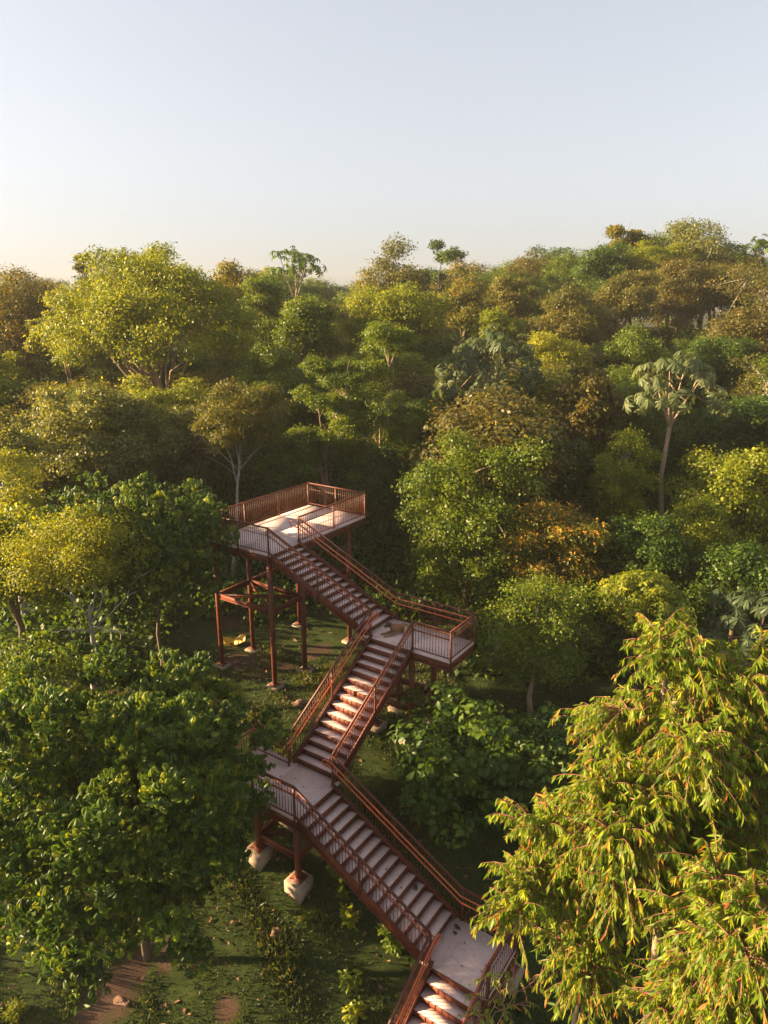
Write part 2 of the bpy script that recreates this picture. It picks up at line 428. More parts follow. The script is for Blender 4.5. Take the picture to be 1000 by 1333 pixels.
brace([((4.95, -1.66), (5.65, -.95)), ((5.85, -.78), (6.52, -.10))], Z2 - 2.43, .12)
for u in (4.95, 6.55):
    for v in (RB + .12, VC - .12): column(u, v, Z3 - .33, .42)
brace(square(4.95, 6.55, RB + .12, VC - .12), Z3 - 1.42); brace([((4.95, RB + .12), (6.55, VC - .12))], Z3 - 1.42, .12)
brace([((4.95, VC - .12), (5.6, RB + 1.0)), ((5.9, RB + .75), (6.55, RB + .12))], Z3 - 1.42, .12)
for u, v in ((UD + .1, RB + .12), (UD + .1, VC - .12), (UD + E4 - .12, RB + .12), (UD + E4 - .12, VC - .12)): column(u, v, Z4 - .33, .3)

# ================================================================== dog resting on the upper landing
def build_dog():
    P = lambda u, v, h: S(u, v, Z2 + h)
    root_uv = (5.62, -.92)
    x, y = wpos(*root_uv); x -= .22
    d = empty('dog', (x, y, OZ + Z2 + .002), R_(24))
    d.scale = (1.22, 1.3, 1.25); tag(d, 'tan brown dog with a dark muzzle lying on the concrete landing', 'dog')
    # local frame: -x is towards the head, +x the rump, -y towards the camera
    V, E, RAD = [], [], []
    def ch(pts, start=None):
        prev = start
        for p, r in pts:
            V.append(p); RAD.append(r * 1.14)
            if prev is not None: E.append((prev, len(V) - 1))
            prev = len(V) - 1
        return prev
    pel = ch([((.34, .02, .14), .115)])
    mid = ch([((.20, .03, .155), .118), ((.06, .02, .165), .125), ((-.08, .0, .185), .125)], pel)       # belly, ribs, chest
    neck = ch([((-.19, -.02, .26), .078), ((-.25, -.03, .335), .068)], mid)
    head = ch([((-.305, -.045, .375), .074), ((-.365, -.075, .365), .060), ((-.425, -.10, .345), .038), ((-.455, -.112, .340), .030)], neck)
    tail = ch([((.45, .06, .09), .035), ((.52, .0, .05), .026), ((.50, -.12, .03), .02), ((.42, -.20, .026), .013)], pel)
    for s in (-1, 1):                                                                                     # fore legs stretched out, hind legs folded
        sh = ch([((-.12, s * .085, .14), .066), ((-.10, s * .10, .055), .044), ((-.24, s * .09, .035), .033), ((-.38, s * .085, .028), .029), ((-.455, s * .085, .026), .034), ((-.49, s * .085, .022), .024)], mid)
        hp = ch([((.30, s * .12, .13), .098), ((.17, s * .155, .105), .066), ((.24, s * .17, .045), .042), ((.33, s * .165, .030), .030), ((.20, s * .185, .026), .030), ((.13, s * .185, .024), .028)], pel)
    me = bpy.data.meshes.new('dog_body'); me.from_pydata(V, E, []); me.update()
    b = bpy.data.objects.new('body', me); COL.objects.link(b); b.parent = d
    sk = b.modifiers.new('skin', 'SKIN'); sk.use_smooth_shade = True; sk.branch_smoothing = .6
    for i, sv in enumerate(me.skin_vertices[0].data):
        sv.radius = (RAD[i], RAD[i]); sv.use_root = (i == 0)
    ss = b.modifiers.new('sub', 'SUBSURF'); ss.levels = 2; ss.render_levels = 2
    m, nt, out = new_mat('dog_coat')
    tc = N(nt, 'ShaderNodeTexCoord'); sp = N(nt, 'ShaderNodeSeparateXYZ'); nt.links.new(tc.outputs['Object'], sp.inputs[0])
    def patch(cx, cy, cz, r):
        vm = N(nt, 'ShaderNodeVectorMath', operation='DISTANCE'); nt.links.new(tc.outputs['Object'], vm.inputs[0]); vm.inputs[1].default_value = (cx, cy, cz)
        mr = N(nt, 'ShaderNodeMapRange'); mr.inputs[1].default_value = r; mr.inputs[2].default_value = r * .6
        nt.links.new(vm.outputs['Value'], mr.inputs[0]); return mr.outputs[0]
    n1 = noise(nt, 9, 5, .7, tc.outputs['Object']); n2 = noise(nt, 60, 3, .7, tc.outputs['Object'])
    c = ramp(nt, n1, [(.3, (.20, .085, .042)), (.7, (.34, .155, .075))])
    c = mixc(nt, patch(.27, -.20, .10, .19), c, (.50, .27, .13))          # pale haunch
    c = mixc(nt, patch(-.40, .0, .0, .22), c, (.30, .18, .10))            # pale forelegs
    c = mixc(nt, patch(-.43, -.10, .34, .11), c, (.018, .013, .011))      # dark muzzle
    c = mixc(nt, patch(-.29, -.04, .39, .13), c, (.045, .026, .018))
    c = mixc(nt, .25, c, ramp(nt, n2, [(.3, (.04, .025, .015)), (.7, (.3, .19, .11))]))
    p = N(nt, 'ShaderNodeBsdfPrincipled'); p.inputs['Roughness'].default_value = .8; p.inputs['Specular IOR Level'].default_value = .15
    nt.links.new(c, p.inputs['Base Color']); nt.links.new(bump(nt, n2, .5, .01), p.inputs['Normal']); nt.links.new(p.outputs[0], out.inputs[0])
    me.materials.append(m)
    dark = simple_mat('dog_dark', (.012, .009, .008), (.02, .015, .012), 20, .5, .1, .002, .4)
    for s in (-1, 1):
        e = MB()                                                             # folded drop ears
        hx, hy, hz = -.300, -.045, .435
        sx, sy = .32 * s, .95 * s
        a = Vector((hx - .012, hy + .058 * s, hz - .012)); tipv = Vector((hx - .03, hy + .125 * s, hz - .085))
        w = Vector((.035, .012 * s, .004)); t = Vector((0, .010 * s, .006))
        e.add([a - w, a + w, tipv + w * .25, tipv - w * .25, (a + tipv) / 2 - w * .95 + t * 2, (a + tipv) / 2 + w * .95 + t * 2,
               a - w - t * 1.5, a + w - t * 1.5, tipv + w * .25 - t, tipv - w * .25 - t],
              [(0, 1, 5, 4), (4, 5, 2, 3), (7, 6, 9, 8), (0, 6, 7, 1), (2, 8, 9, 3), (0, 4, 3, 9, 6), (1, 7, 8, 2, 5)])
        e.build('ear', dark, d)
        ey = MB(); c0 = Vector((-.372, -.078 + .036 * s, .402))
        ey.tube([c0 + Vector((.006, 0, -.004)), c0, c0 + Vector((-.006, 0, .004))], [.006, .010, .005], 8); ey.build('eye', dark, d, True)
    no = MB(); no.tube([(-.455, -.112, .350), (-.472, -.118, .350), (-.480, -.121, .346)], [.016, .017, .007], 8); no.build('nose', dark, d, True)
    return d
build_dog()
# ================================================================== trees
def gz1(x, y): return float(ground_z(np.float64(x), np.float64(y)))
def bez(a, b, c, n):
    a, b, c = (np.array(v, float) for v in (a, b, c)); t = np.linspace(0, 1, n)[:, None]
    return (1 - t) ** 2 * a + 2 * t * (1 - t) * b + t * t * c
def skeleton(m, rg, base, top, ends, r0, nsec=0, fork=.45, sides=7, wob=.03):
    """trunk from base to top, limbs to the ends; returns nothing, fills m"""
    base, top = np.array(base, float), np.array(top, float)
    H = np.linalg.norm(top - base); k = 7
    tr = np.linspace(0, 1, k)[:, None] * (top - base) + base
    tr[1:-1] += rg.normal(0, wob * H * .4, (k - 2, 3)) * [1, 1, .2]
    rr = r0 * (1 - .72 * np.linspace(0, 1, k)); rr[0] *= 1.35
    m.tube(tr, list(rr), sides)
    for e in ends:
        e = np.array(e, float); f = fork + (1 - fork) * rg.uniform(0, .75); i = f * (k - 1); j = min(int(i), k - 2)
        a = tr[j] + (tr[j + 1] - tr[j]) * (i - j); L = np.linalg.norm(e - a)
        mid = a + (e - a) * .45 + np.array([0, 0, rg.uniform(-.02, .16) * L]) + rg.normal(0, .06 * L, 3)
        p = bez(a, mid, e, 6); p[1:-1] += rg.normal(0, .018 * L, (4, 3))
        ra = r0 * (1 - .72 * f) * .62
        m.tube(p, list(np.linspace(ra, max(.012, ra * .25), 6)), 5, False)
        for q in range(nsec):
            t = rg.uniform(.35, .9); s = p[int(t * 5)]
            g = (e - a) / L + rg.normal(0, .7, 3) + [0, 0, .25]; g = g / np.linalg.norm(g) * L * rg.uniform(.25, .5)
            m.tube(bez(s, s + g * .5 + rg.normal(0, .05 * L, 3), s + g, 4), [ra * .4, ra * .3, ra * .2, .008], 4, False)

def sphere_dirs(rg, n, zmin):
    i = np.arange(n) + .5; z = 1 - (1 - zmin) * i / n; ph = i * 2.399963 + rg.uniform(0, 6.28)
    s = np.sqrt(np.maximum(0, 1 - z * z)); d = np.stack([s * np.cos(ph), s * np.sin(ph), z], 1)
    return unit(d + rg.normal(0, .16, (n, 3)))
def clumps_for(style, rg, C, R, K):
    """centres and radii of leaf masses inside an ellipsoid C, R"""
    C, R = np.array(C, float), np.array(R, float)
    if style == 'layer':
        cs, rs = [], []
        for k in range(K):
            z = rg.uniform(-.85, .95); rad = math.sqrt(max(.05, 1 - z * z)) * math.sqrt(rg.uniform(.1, 1)); a = rg.uniform(0, 6.283)
            cs.append([rad * math.cos(a), rad * math.sin(a), z])
        c = np.array(cs); r = rg.uniform(.26, .46, K) * R[0]
        fl = np.array([1, 1, .58])
    elif style == 'umbrella':
        a = rg.uniform(0, 6.283, K); q = np.sqrt(rg.uniform(0, 1, K)); c = np.stack([q * np.cos(a), q * np.sin(a), .85 - 1.15 * q ** 3.2 + rg.normal(0, .10, K)], 1)
        r = rg.uniform(.16, .28, K) * R[0]; fl = np.array([1, 1, .55])
    else:
        zmin = -.55 if style not in ('tall', 'full') else -.92
        d = sphere_dirs(rg, K, zmin); c = d * rg.uniform(.62, .92, (K, 1))
        ki = K // (2 if style == 'full' else 3); ci = unit(rg.normal(0, 1, (ki, 3))) * rg.uniform(.2, .6, (ki, 1)); c = np.concatenate([c, ci])
        if style == 'full': c = c / np.maximum((np.abs(c) ** 3).sum(1, keepdims=True) ** (1 / 3), 1e-6) * np.linalg.norm(c, axis=1, keepdims=True)
        base = (2.35 if style == 'full' else 1.6) / math.sqrt(K); r = rg.uniform(.75, 1.35, len(c)) * base * R.mean(); fl = np.array([1, 1, .72])
        if style == 'lumpy': r *= 1.12; fl = np.array([1, 1, .6])
    # uneven, billowing outline: a few big lobes and hollows
    f = 1 + .10 * np.sin(3.1 * c[:, 0] + 2 * c[:, 1] + rg.uniform(0, 6)) + rg.normal(0, .06, len(c))
    if style in ('dome', 'lumpy', 'tall'):
        amp = .34 if style == 'lumpy' else .24; dd = unit(c + 1e-6); b = np.zeros(len(c))
        for s_ in sphere_dirs(rg, 7 if style == 'lumpy' else 10, -.3): b = np.maximum(b, rg.uniform(.5, 1) * np.exp((dd @ s_ - 1) / .11))
        f = f * (1.04 - amp + amp * 1.15 * b)
    return C + c * R * f[:, None] * 1.07, r, fl
def foliage(name, rg, cs, rs, fl, n, L, tmpl, mat, parent, droop=.25, up=.6, gap=.0, tvar=.28, young=0):
    K = len(cs); wgt = rs ** 2; cnt = np.maximum(3, (n * wgt / wgt.sum()).astype(int)); idx = np.repeat(np.arange(K), cnt); m = len(idx)
    d = unit(rg.normal(0, 1, (m, 3)) + [0, 0, .45])
    # ragged clumps: a few lobes per clump
    lob = 1 + .30 * np.sin(d[:, 0] * 4.3 + idx * 1.7) * np.sin(d[:, 1] * 4.9 + idx * 2.9) + .18 * np.sin(d[:, 2] * 7 + idx)
    rad = rg.uniform(0, 1, m) ** .38 * lob * np.where(rg.uniform(0, 1, m) < .10, rg.uniform(1, 1.45, m), 1)
    P = cs[idx] + d * (rs[idx] * rad)[:, None] * fl
    Nn = unit(.6 * d + [0, 0, up] + rg.normal(0, .48, (m, 3)))
    A = rg.normal(0, 1, (m, 3)) + .6 * d - [0, 0, droop]; A = A - Nn * (A * Nn).sum(1, keepdims=True)
    ctint = rg.uniform(-.20, .20, K)
    tint = np.clip(.40 + ctint[idx] + rg.normal(0, tvar * .6, m), 0, 1)
    if young > 0: tint = np.where(rg.uniform(0, 1, m) < young * np.clip(.3 + d[:, 2], 0, 1), rg.uniform(.78, 1, m), tint)
    S_ = L * rg.uniform(.6, 1.35, m)
    return leaves(name, P, A, Nn, S_, tmpl, tint, mat, parent)

RH = rhomb(.55); RHW = rhomb(.72)
WH = [whorl(7, .36, .30, 1.05, s, .32) for s in (1, 2, 3)]
WHB = [whorl(5, .62, .22, .25, s, .35, .2) for s in (4, 5)]
WHS = [whorl(6, .42, .25, .25, s, .4) for s in (8, 9)]
COUNT = [0]; NAMED = []
def tree(name, label, cat, bbox, Y, pal, style='dome', n=14000, L=.16, K=34, bark=BARK_BROWN, r0=None, group=None, lean=0, seed=None,
         tm='rh', limbs=8, nsec=1, cz=0, base=None, depth=1.0, droop=.25, young=.10, trunk_top=.35, limb_px=None, fork=.45, up=.3):
    """bbox: the crown's outline in the photograph (left, top, right, bottom), Y: its distance ahead of the camera"""
    COUNT[0] += 1; NAMED.append((bbox, Y)); rg = np.random.RandomState(seed if seed is not None else COUNT[0] * 7 + 3)
    x0, y0, x1, y1 = bbox; C = at((x0 + x1) / 2, (y0 + y1) / 2, Y); t = Y / ray((x0 + x1) / 2, (y0 + y1) / 2)[1]
    rx = (x1 - x0) / 2 * t / F; h = (y1 - y0) / 2 * t / F
    dv = C / np.linalg.norm(C); sp, cp = -dv[2], math.sqrt(1 - dv[2] ** 2); ry = rx * depth
    rz = math.sqrt(max((h * h - (ry * sp) ** 2), (.5 * h) ** 2)) / max(cp, .3)
    bx, by = (C[0] + lean, C[1] + .05 * rx) if base is None else base
    gz = gz1(bx, by)
    root = empty(name, (bx, by, gz - .05)); tag(root, label, cat, group)
    c = C - np.array([bx, by, gz - .05]); Rv = np.array([rx, ry, rz])
    if c[2] - rz < .3 and style not in ('shrub',):                      # crown reaches the ground: lift its underside
        pass
    cs, rs, fl = clumps_for(style, rg, c, Rv * .86, K)
    keep = cs[:, 2] > .15; cs, rs = cs[keep], rs[keep]
    if r0 is None: r0 = .018 * (c[2] + rz) + .03
    tk = MB()
    if limb_px: ends = [at(px, py, Y + dy) - np.array([bx, by, gz - .05]) for px, py, dy in limb_px]
    elif tm.startswith('wh'): ends = [c + (cs[i] - c) * .72 for i in rg.permutation(len(cs))[:limbs]]
    else: ends = [cs[i] for i in rg.permutation(len(cs))[:limbs]]
    top = c + np.array([0, 0, rz * trunk_top])
    skeleton(tk, rg, (0, 0, 0), top, ends, r0, nsec, fork)
    for i in rg.permutation(len(cs))[:0 if tm.startswith('wh') else min(len(cs), limbs * 3)]:          # finer boughs
        e = min(ends, key=lambda q: np.linalg.norm(q - cs[i])); a = e * .75 + top * .25
        tk.tube(bez(a, (a + cs[i]) / 2 + [0, 0, .1], cs[i], 4), [r0 * .22, r0 * .17, r0 * .12, .008], 4, False)
    tk.build('trunk', bark, root, True)
    if tm == 'rh': foliage('crown', rg, cs, rs, fl, n, L, RH, LM[pal], root, droop, up, young=young)
    elif tm == 'rhw': foliage('crown', rg, cs, rs, fl, n, L, RHW, LM[pal], root, droop, up, young=young)
    elif tm == 'obov': foliage('crown', rg, cs, rs, fl, n, L, fold_leaf(.44, .25), LM[pal], root, droop, up, young=young)
    else: whorl_crown('crown', rg, cs, rs, fl, n, L, {'wh': WH, 'whb': WHB, 'whs': WHS}[tm], LM[pal], root, young)
    return root
def whorl_crown(name, rg, cs, rs, fl, n, L, tmpls, mat, parent, young=.15):
    """leaf whorls on the shell of each clump; all whorls of one template share a mesh pass, joined into one crown"""
    K = len(cs); wgt = rs ** 2; cnt = np.maximum(2, (n * wgt / wgt.sum()).astype(int)); idx = np.repeat(np.arange(K), cnt); m = len(idx)
    d = unit(rg.normal(0, 1, (m, 3)) + [0, 0, .5]); rad = rg.uniform(0, 1, m) ** .30
    P = cs[idx] + d * (rs[idx] * rad)[:, None] * fl
    twig = unit(.75 * d + [0, 0, .5] + rg.normal(0, .3, (m, 3)))
    ref = unit(np.cross(twig, rg.normal(0, 1, (m, 3))))
    tint = np.clip(.40 + rg.uniform(-.2, .2, K)[idx] + rg.normal(0, .14, m), 0, 1)
    tint = np.where(rg.uniform(0, 1, m) < young, rg.uniform(.75, 1, m), tint)
    S_ = L * rg.uniform(.7, 1.25, m)
    # choose a template for each whorl; build one mesh through concatenation
    sel = rg.randint(0, len(tmpls), m); T0 = tmpls[0]
    V, lp, st, tn, off, lo = [], [], [], [], 0, 0
    for k, (T, Fc) in enumerate(tmpls):
        w_ = sel == k; q = int(w_.sum())
        if q == 0: continue
        A, Z = ref[w_], twig[w_]; sd = unit(np.cross(A, Z)); A2 = np.cross(Z, sd)
        vv = P[w_][:, None, :] + S_[w_][:, None, None] * (T[None, :, 0, None] * sd[:, None, :] + T[None, :, 1, None] * A2[:, None, :] + T[None, :, 2, None] * Z[:, None, :])
        bs = np.concatenate([np.array(f) for f in Fc]); ct = np.array([len(f) for f in Fc])
        lp.append((bs[None, :] + (np.arange(q) * len(T))[:, None]).ravel() + off)
        s0 = np.concatenate(([0], np.cumsum(ct)[:-1])); st.append((s0[None, :] + (np.arange(q) * ct.sum())[:, None]).ravel() + lo)
        nf = len(Fc); tt = np.repeat(tint[w_], nf) + np.repeat(rg.uniform(-.12, .12, q * (nf // 6 + 1)), 6)[:q * nf]
        tn.append(np.clip(tt, 0, 1)); V.append(vv.reshape(-1, 3)); off += q * len(T); lo += q * int(ct.sum())
    me = fast_mesh(name, np.concatenate(V), np.concatenate(lp), np.concatenate(st))
    a = me.attributes.new('tint', 'FLOAT', 'FACE'); a.data.foreach_set('value', np.concatenate(tn).astype(np.float32))
    return link(name, me, mat, parent)

# ---- drooping narrow-leaved trees (right foreground)
EUC = [lance(.215, .15), lance(.185, .28)]
def weeping_tree(label, base_xy, top, limb_list, seed, twigs=620, per=20, L=.17, r0=.10, group=None, spread=1.0, cat='tree'):
    rg = np.random.RandomState(seed); bx, by = base_xy; gz = gz1(bx, by); o = np.array([bx, by, gz - .05])
    root = empty('weeping_tree', tuple(o)); tag(root, label, cat, group)
    top = np.array(top) - o; ends = [np.array(e) - o for e in limb_list]; ends += [e * [1, 1, .97] + rg.normal(0, .38, 3) for e in ends for _ in range(1)]
    tk, tw = MB(), MB(); k = 8
    tr = np.linspace(0, 1, k)[:, None] * top; tr[1:-1] += rg.normal(0, .10, (k - 2, 3)) * [1, 1, .2]
    rr = r0 * (1 - .8 * np.linspace(0, 1, k)); tk.tube(tr, list(rr), 8)
    limbs = [tr[3:]]
    for e in ends:
        hmin = max(.25, min(.92, (e[2] - .35 * np.linalg.norm(e[:2] - top[:2])) / top[2])); i = hmin * (k - 1); j = min(int(i), k - 2)
        a = tr[j] + (tr[j + 1] - tr[j]) * (i - j); Ld = np.linalg.norm(e - a)
        p = bez(a, a + (e - a) * .5 + [0, 0, .22 * Ld], e, 8); p[1:-1] += rg.normal(0, .03 * Ld, (6, 3))
        tk.tube(p, list(np.linspace(r0 * .30, .008, 8)), 5, False); limbs.append(p)
    tk.build('trunk', BARK_TAN, root, True)
    P, A, S_, T_ = [], [], [], []
    wl = np.array([np.linalg.norm(p[-1] - p[0]) for p in limbs]); wl = wl / wl.sum()
    for q in range(twigs):
        p = limbs[rg.choice(len(limbs), p=wl)]; t = rg.uniform(.22, 1) ** .75 * (len(p) - 1); j = min(int(t), len(p) - 2)
        a = p[j] + (p[j + 1] - p[j]) * (t - j)
        ax = (p[-1] - p[0]); ax = ax / np.linalg.norm(ax)
        g = ax * .55 + rg.normal(0, .60, 3) + [0, 0, .25]; g = g / np.linalg.norm(g); ln = rg.uniform(.40, 1.10) * spread
        mid = a + g * ln * .55 + [0, 0, .06]; e = a + g * ln + np.array([0, 0, -.34 * ln])
        c = bez(a, mid, e, 5)
        tw.tube(c, [.012, .010, .008, .006, .004], 3, False)
        n = max(6, int(per * (ln + .15))); tt = np.sort(rg.uniform(.18, 1, n)); ii = tt * 4; jj = np.minimum(ii.astype(int), 3)
        pos = c[jj] + (c[jj + 1] - c[jj]) * (ii - jj)[:, None]
        tang = unit(c[jj + 1] - c[jj]); axs = np.array([0, 0, -1.05]) + tang * .5 + rg.normal(0, .36, (n, 3))
        P.append(pos); A.append(axs); S_.append(L * rg.uniform(.55, 1.25, n))
        b = rg.uniform(-.18, .18); tn = np.clip(.42 + b + rg.normal(0, .17, n), 0, .9)
        red = rg.uniform(0, 1, n) < (.03 + .12 * (tt > .88)); T_.append(np.where(red, rg.uniform(.9, 1, n), tn))
    P, A, S_, T_ = (np.concatenate(v) for v in (P, A, S_, T_))
    Nn = unit(rg.normal(0, 1, (len(P), 3)) * [1, 1, .4] + [-.2, -.2, .25])
    tb = tw.build('twigs', BARK_RED, root)
    leaves('crown', P, A, Nn, S_, EUC[seed % 2], T_, LM['euc'], root)
    return root

# ---- umbrella-leaved candelabra trees
def candelabra_tree(label, bbox, Y, base_px, pal, tips, L, seed, group=None, fork_px=None, bark=BARK_TAN):
    rg = np.random.RandomState(seed); x0, y0, x1, y1 = bbox; C = at((x0 + x1) / 2, (y0 + y1) / 2, Y); t = Y / ray((x0 + x1) / 2, (y0 + y1) / 2)[1]
    rx = (x1 - x0) / 2 * t / F; h = (y1 - y0) / 2 * t / F
    b = at(base_px[0], base_px[1], Y); gz = gz1(b[0], b[1]); o = np.array([b[0], b[1], gz - .05])
    root = empty('umbrella_leaf_tree', tuple(o)); tag(root, label, 'tree', group)
    fk = at(fork_px[0], fork_px[1], Y) - o
    tk = MB(); tk.tube([(0, 0, 0), tuple(fk * .33 + rg.normal(0, .1, 3) * [1, 1, 0]), tuple(fk * .66 + rg.normal(0, .1, 3) * [1, 1, 0]), tuple(fk)], [.17, .15, .13, .12], 8)
    P, Z, mains = [], [], []
    NAMED.append((bbox, Y))
    for k in range(tips):
        a = 2.399963 * k + rg.uniform(-.3, .3); q = math.sqrt((k + .4) / tips)
        e = C - o + np.array([q * math.cos(a) * rx * .86, q * math.sin(a) * rx * .86, h * (.75 - 1.25 * q ** 2 + rg.normal(0, .22))])
        if k < 1 or 4 <= k < 8:
            p = bez(fk, fk * .45 + e * .55 + np.array([0, 0, -.22 * np.linalg.norm(e - fk) * q]), e, 9); mains.append(p); tk.tube(p, list(np.linspace(.085, .030, 9)), 6, False)
            P.append(e); Z.append(p[-1] - p[-2])
        else: P.append(e); Z.append(None)
    for k, z in enumerate(Z):
        if z is None:
            e = P[k]; p = min(mains, key=lambda m_: np.linalg.norm(m_[-1] - e)); a = p[rg.randint(4, 8)]
            s = bez(a, (a + e) / 2 + np.array([0, 0, -.12 * np.linalg.norm(e - a)]), e, 5); tk.tube(s, list(np.linspace(.040, .022, 5)), 5, False); Z[k] = s[-1] - s[-2]
    tk.build('trunk', bark, root, True)
    P = np.array(P); m = len(P); Z = unit(np.array(Z) * .5 + [0, 0, .12])
    ref = unit(np.cross(Z, rg.normal(0, 1, (m, 3))))
    leaves('crown', P, ref, Z, L * rg.uniform(.8, 1.15, m), palm_rosette(7, seed), rg.uniform(.25, .75, m), LM[pal], root)
    return root
SKY_STRENGTH, SUN_E, HAZE, EXPOSURE = .093, 5.0, .00028, 2.25
DENOISE = True
Q = 1.0
# ---------------------------------------------------------------- near trees
def near_trees():
    tree('broadleaf_tree', 'dense dark green broadleaf tree with drooping leaf whorls in front of the lower landing', 'tree', (-55, 836, 378, 1216), 15.6, 'whorl', 'full', 17000, .18, 190, tm='wh', young=.16, seed=11, r0=.10, nsec=0, limbs=14)
    tree('broadleaf_tree', 'glossy dark green broadleaf tree touching the corner of the lookout platform', 'tree', (80, 600, 308, 806), 26.2, 'whorl', 'full', 4200, .22, 60, tm='wh', young=.12, seed=12, r0=.10, nsec=0)
    tree('feathery_tree', 'yellow green feathery tree with pale grey forked trunk left of the platform columns', 'tree', (5, 640, 212, 800), 23.6, 'gold', 'lumpy', 32000, .085, 30, bark=BARK_GREY, r0=.17, base=tuple(at(116, 868, 23.6)[:2]),
         limb_px=[(72, 824, -.6), (92, 780, -.9), (128, 760, -.5), (168, 826, -.8), (178, 770, -.9), (150, 740, .3)], fork=.72, nsec=2, trunk_top=-.95)
    tree('small_tree', 'slender light green tree with bare straight trunk right of the upper landing', 'tree', (600, 716, 796, 935), 24.5, 'mid', 'tall', 17000, .11, 40, bark=BARK_TAN, r0=.10, base=tuple(at(690, 945, 24.5)[:2]), young=.2)
    tree('broadleaf_tree', 'tall leafy green tree with rounded crown behind the upper landing', 'tree', (498, 528, 720, 850), 31.5, 'mid', 'tall', 42000, .135, 70, tm='rhw', young=.14)
    tree('rusty_tree', 'bushy tree with orange bronze young leaves right of the tall leafy tree', 'tree', (642, 632, 808, 800), 30, 'rust', 'tall', 19000, .15, 34, tm='obov', young=.3)
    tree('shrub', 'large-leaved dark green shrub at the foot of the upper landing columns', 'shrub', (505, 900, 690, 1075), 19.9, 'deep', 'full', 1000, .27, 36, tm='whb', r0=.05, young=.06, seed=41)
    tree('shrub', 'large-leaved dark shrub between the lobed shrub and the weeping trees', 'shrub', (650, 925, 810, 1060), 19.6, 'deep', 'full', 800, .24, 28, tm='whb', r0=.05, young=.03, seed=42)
    tree('small_tree', 'bright green leafy tree behind the top of the weeping trees', 'tree', (770, 722, 905, 860), 25, 'lime', 'lumpy', 2200, .20, 24, tm='whs', r0=.08, young=.2)
    tree('small_tree', 'young tree with pale lime top standing below the right umbrella-leaf tree', 'tree', (752, 538, 858, 720), 36, 'lime', 'tall', 17000, .13, 30, r0=.10, bark=BARK_TAN)
    tree('domed_tree', 'bright yellow green domed tree at the right edge of the clearing', 'tree', (862, 562, 1050, 780), 34, 'lime', 'tall', 30000, .15, 50, tm='rhw')
    tree('small_tree', 'thin lime sapling in front of the bright domed tree', 'tree', (868, 630, 950, 740), 30.5, 'lime', 'tall', 7000, .12, 20, r0=.06)
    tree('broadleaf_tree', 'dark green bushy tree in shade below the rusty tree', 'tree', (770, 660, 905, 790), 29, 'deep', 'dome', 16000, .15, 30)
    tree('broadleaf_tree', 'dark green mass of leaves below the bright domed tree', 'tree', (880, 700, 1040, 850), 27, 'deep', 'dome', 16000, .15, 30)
    tree('broadleaf_tree', 'sunlit yellow green leafy tree at the far left edge beside the feathery tree', 'tree', (-90, 640, 110, 850), 25, 'lime', 'lumpy', 24000, .14, 40, tm='rhw')
    tree('broadleaf_tree', 'fine-leaved dark tree at the left edge behind the drooping whorl tree', 'tree', (-120, 815, 130, 1060), 19.5, 'mid', 'lumpy', 26000, .12, 40, young=.2)
    tree('feathery_tree', 'flat gold green tree with grey bare branches at the left edge', 'tree', (-60, 590, 75, 690), 31, 'gold', 'layer', 14000, .11, 18, bark=BARK_GREY)
    weeping_tree('weeping tree with narrow yellow green leaves, tallest and top of the right foreground group', tuple(at(872, 1150, 12.4)[:2]), at(868, 860, 12.4),
                 [at(1010, 930, 12), at(1030, 1010, 11), at(850, 1060, 10.6), at(930, 1120, 10.4), at(1000, 1090, 10.6), at(800, 1090, 11.2), at(890, 1160, 11), at(960, 1180, 11.4), at(858, 828, 12.8), at(798, 928, 12.6), at(905, 858, 12.2), at(985, 888, 11.8), at(1045, 988, 11.6), at(818, 1018, 11.6), at(908, 988, 10.6), at(965, 1038, 10.8), at(783, 948, 13.2), at(1015, 858, 12.9), at(738, 1068, 12.6), at(898, 848, 13.4), at(935, 958, 11.2)], 5, 2300, 30, .195, .12)
    weeping_tree('thin-trunked weeping tree with red twigs leaning over the lowest landing', tuple(at(757, 1300, 11.2)[:2]), at(790, 1010, 11.2),
                 [at(698, 1078, 11.4), at(678, 1138, 11.4), at(758, 1088, 10.8), at(738, 1178, 10.9), at(838, 1088, 10.4), at(888, 1138, 10.4), at(758, 1278, 10.4), at(728, 1228, 11.2), at(878, 1028, 11.4), at(798, 1148, 10.2)], 6, 1150, 30, .185, .075)
    weeping_tree('bushy lime weeping tree nearest the camera in the lower right corner', tuple(at(930, 1420, 8.8)[:2]), at(935, 1130, 8.8),
                 [at(898, 1188, 8.8), at(918, 1268, 8.2), at(985, 1168, 8.4), at(1045, 1248, 8.3), at(858, 1308, 8.6), at(965, 1288, 7.9), at(935, 1228, 8), at(1005, 1338, 7.9), at(898, 1368, 8)], 7, 1150, 30, .17, .07)
    weeping_tree('small red-tipped weeping sapling beside the lowest steps', tuple(at(655, 1400, 12.3)[:2]), at(650, 1290, 12.3),
                 [at(615, 1300, 12.3), at(640, 1325, 12), at(690, 1310, 12.2), at(640, 1270, 12.4)], 8, 60, 18, .15, .03, spread=.55)

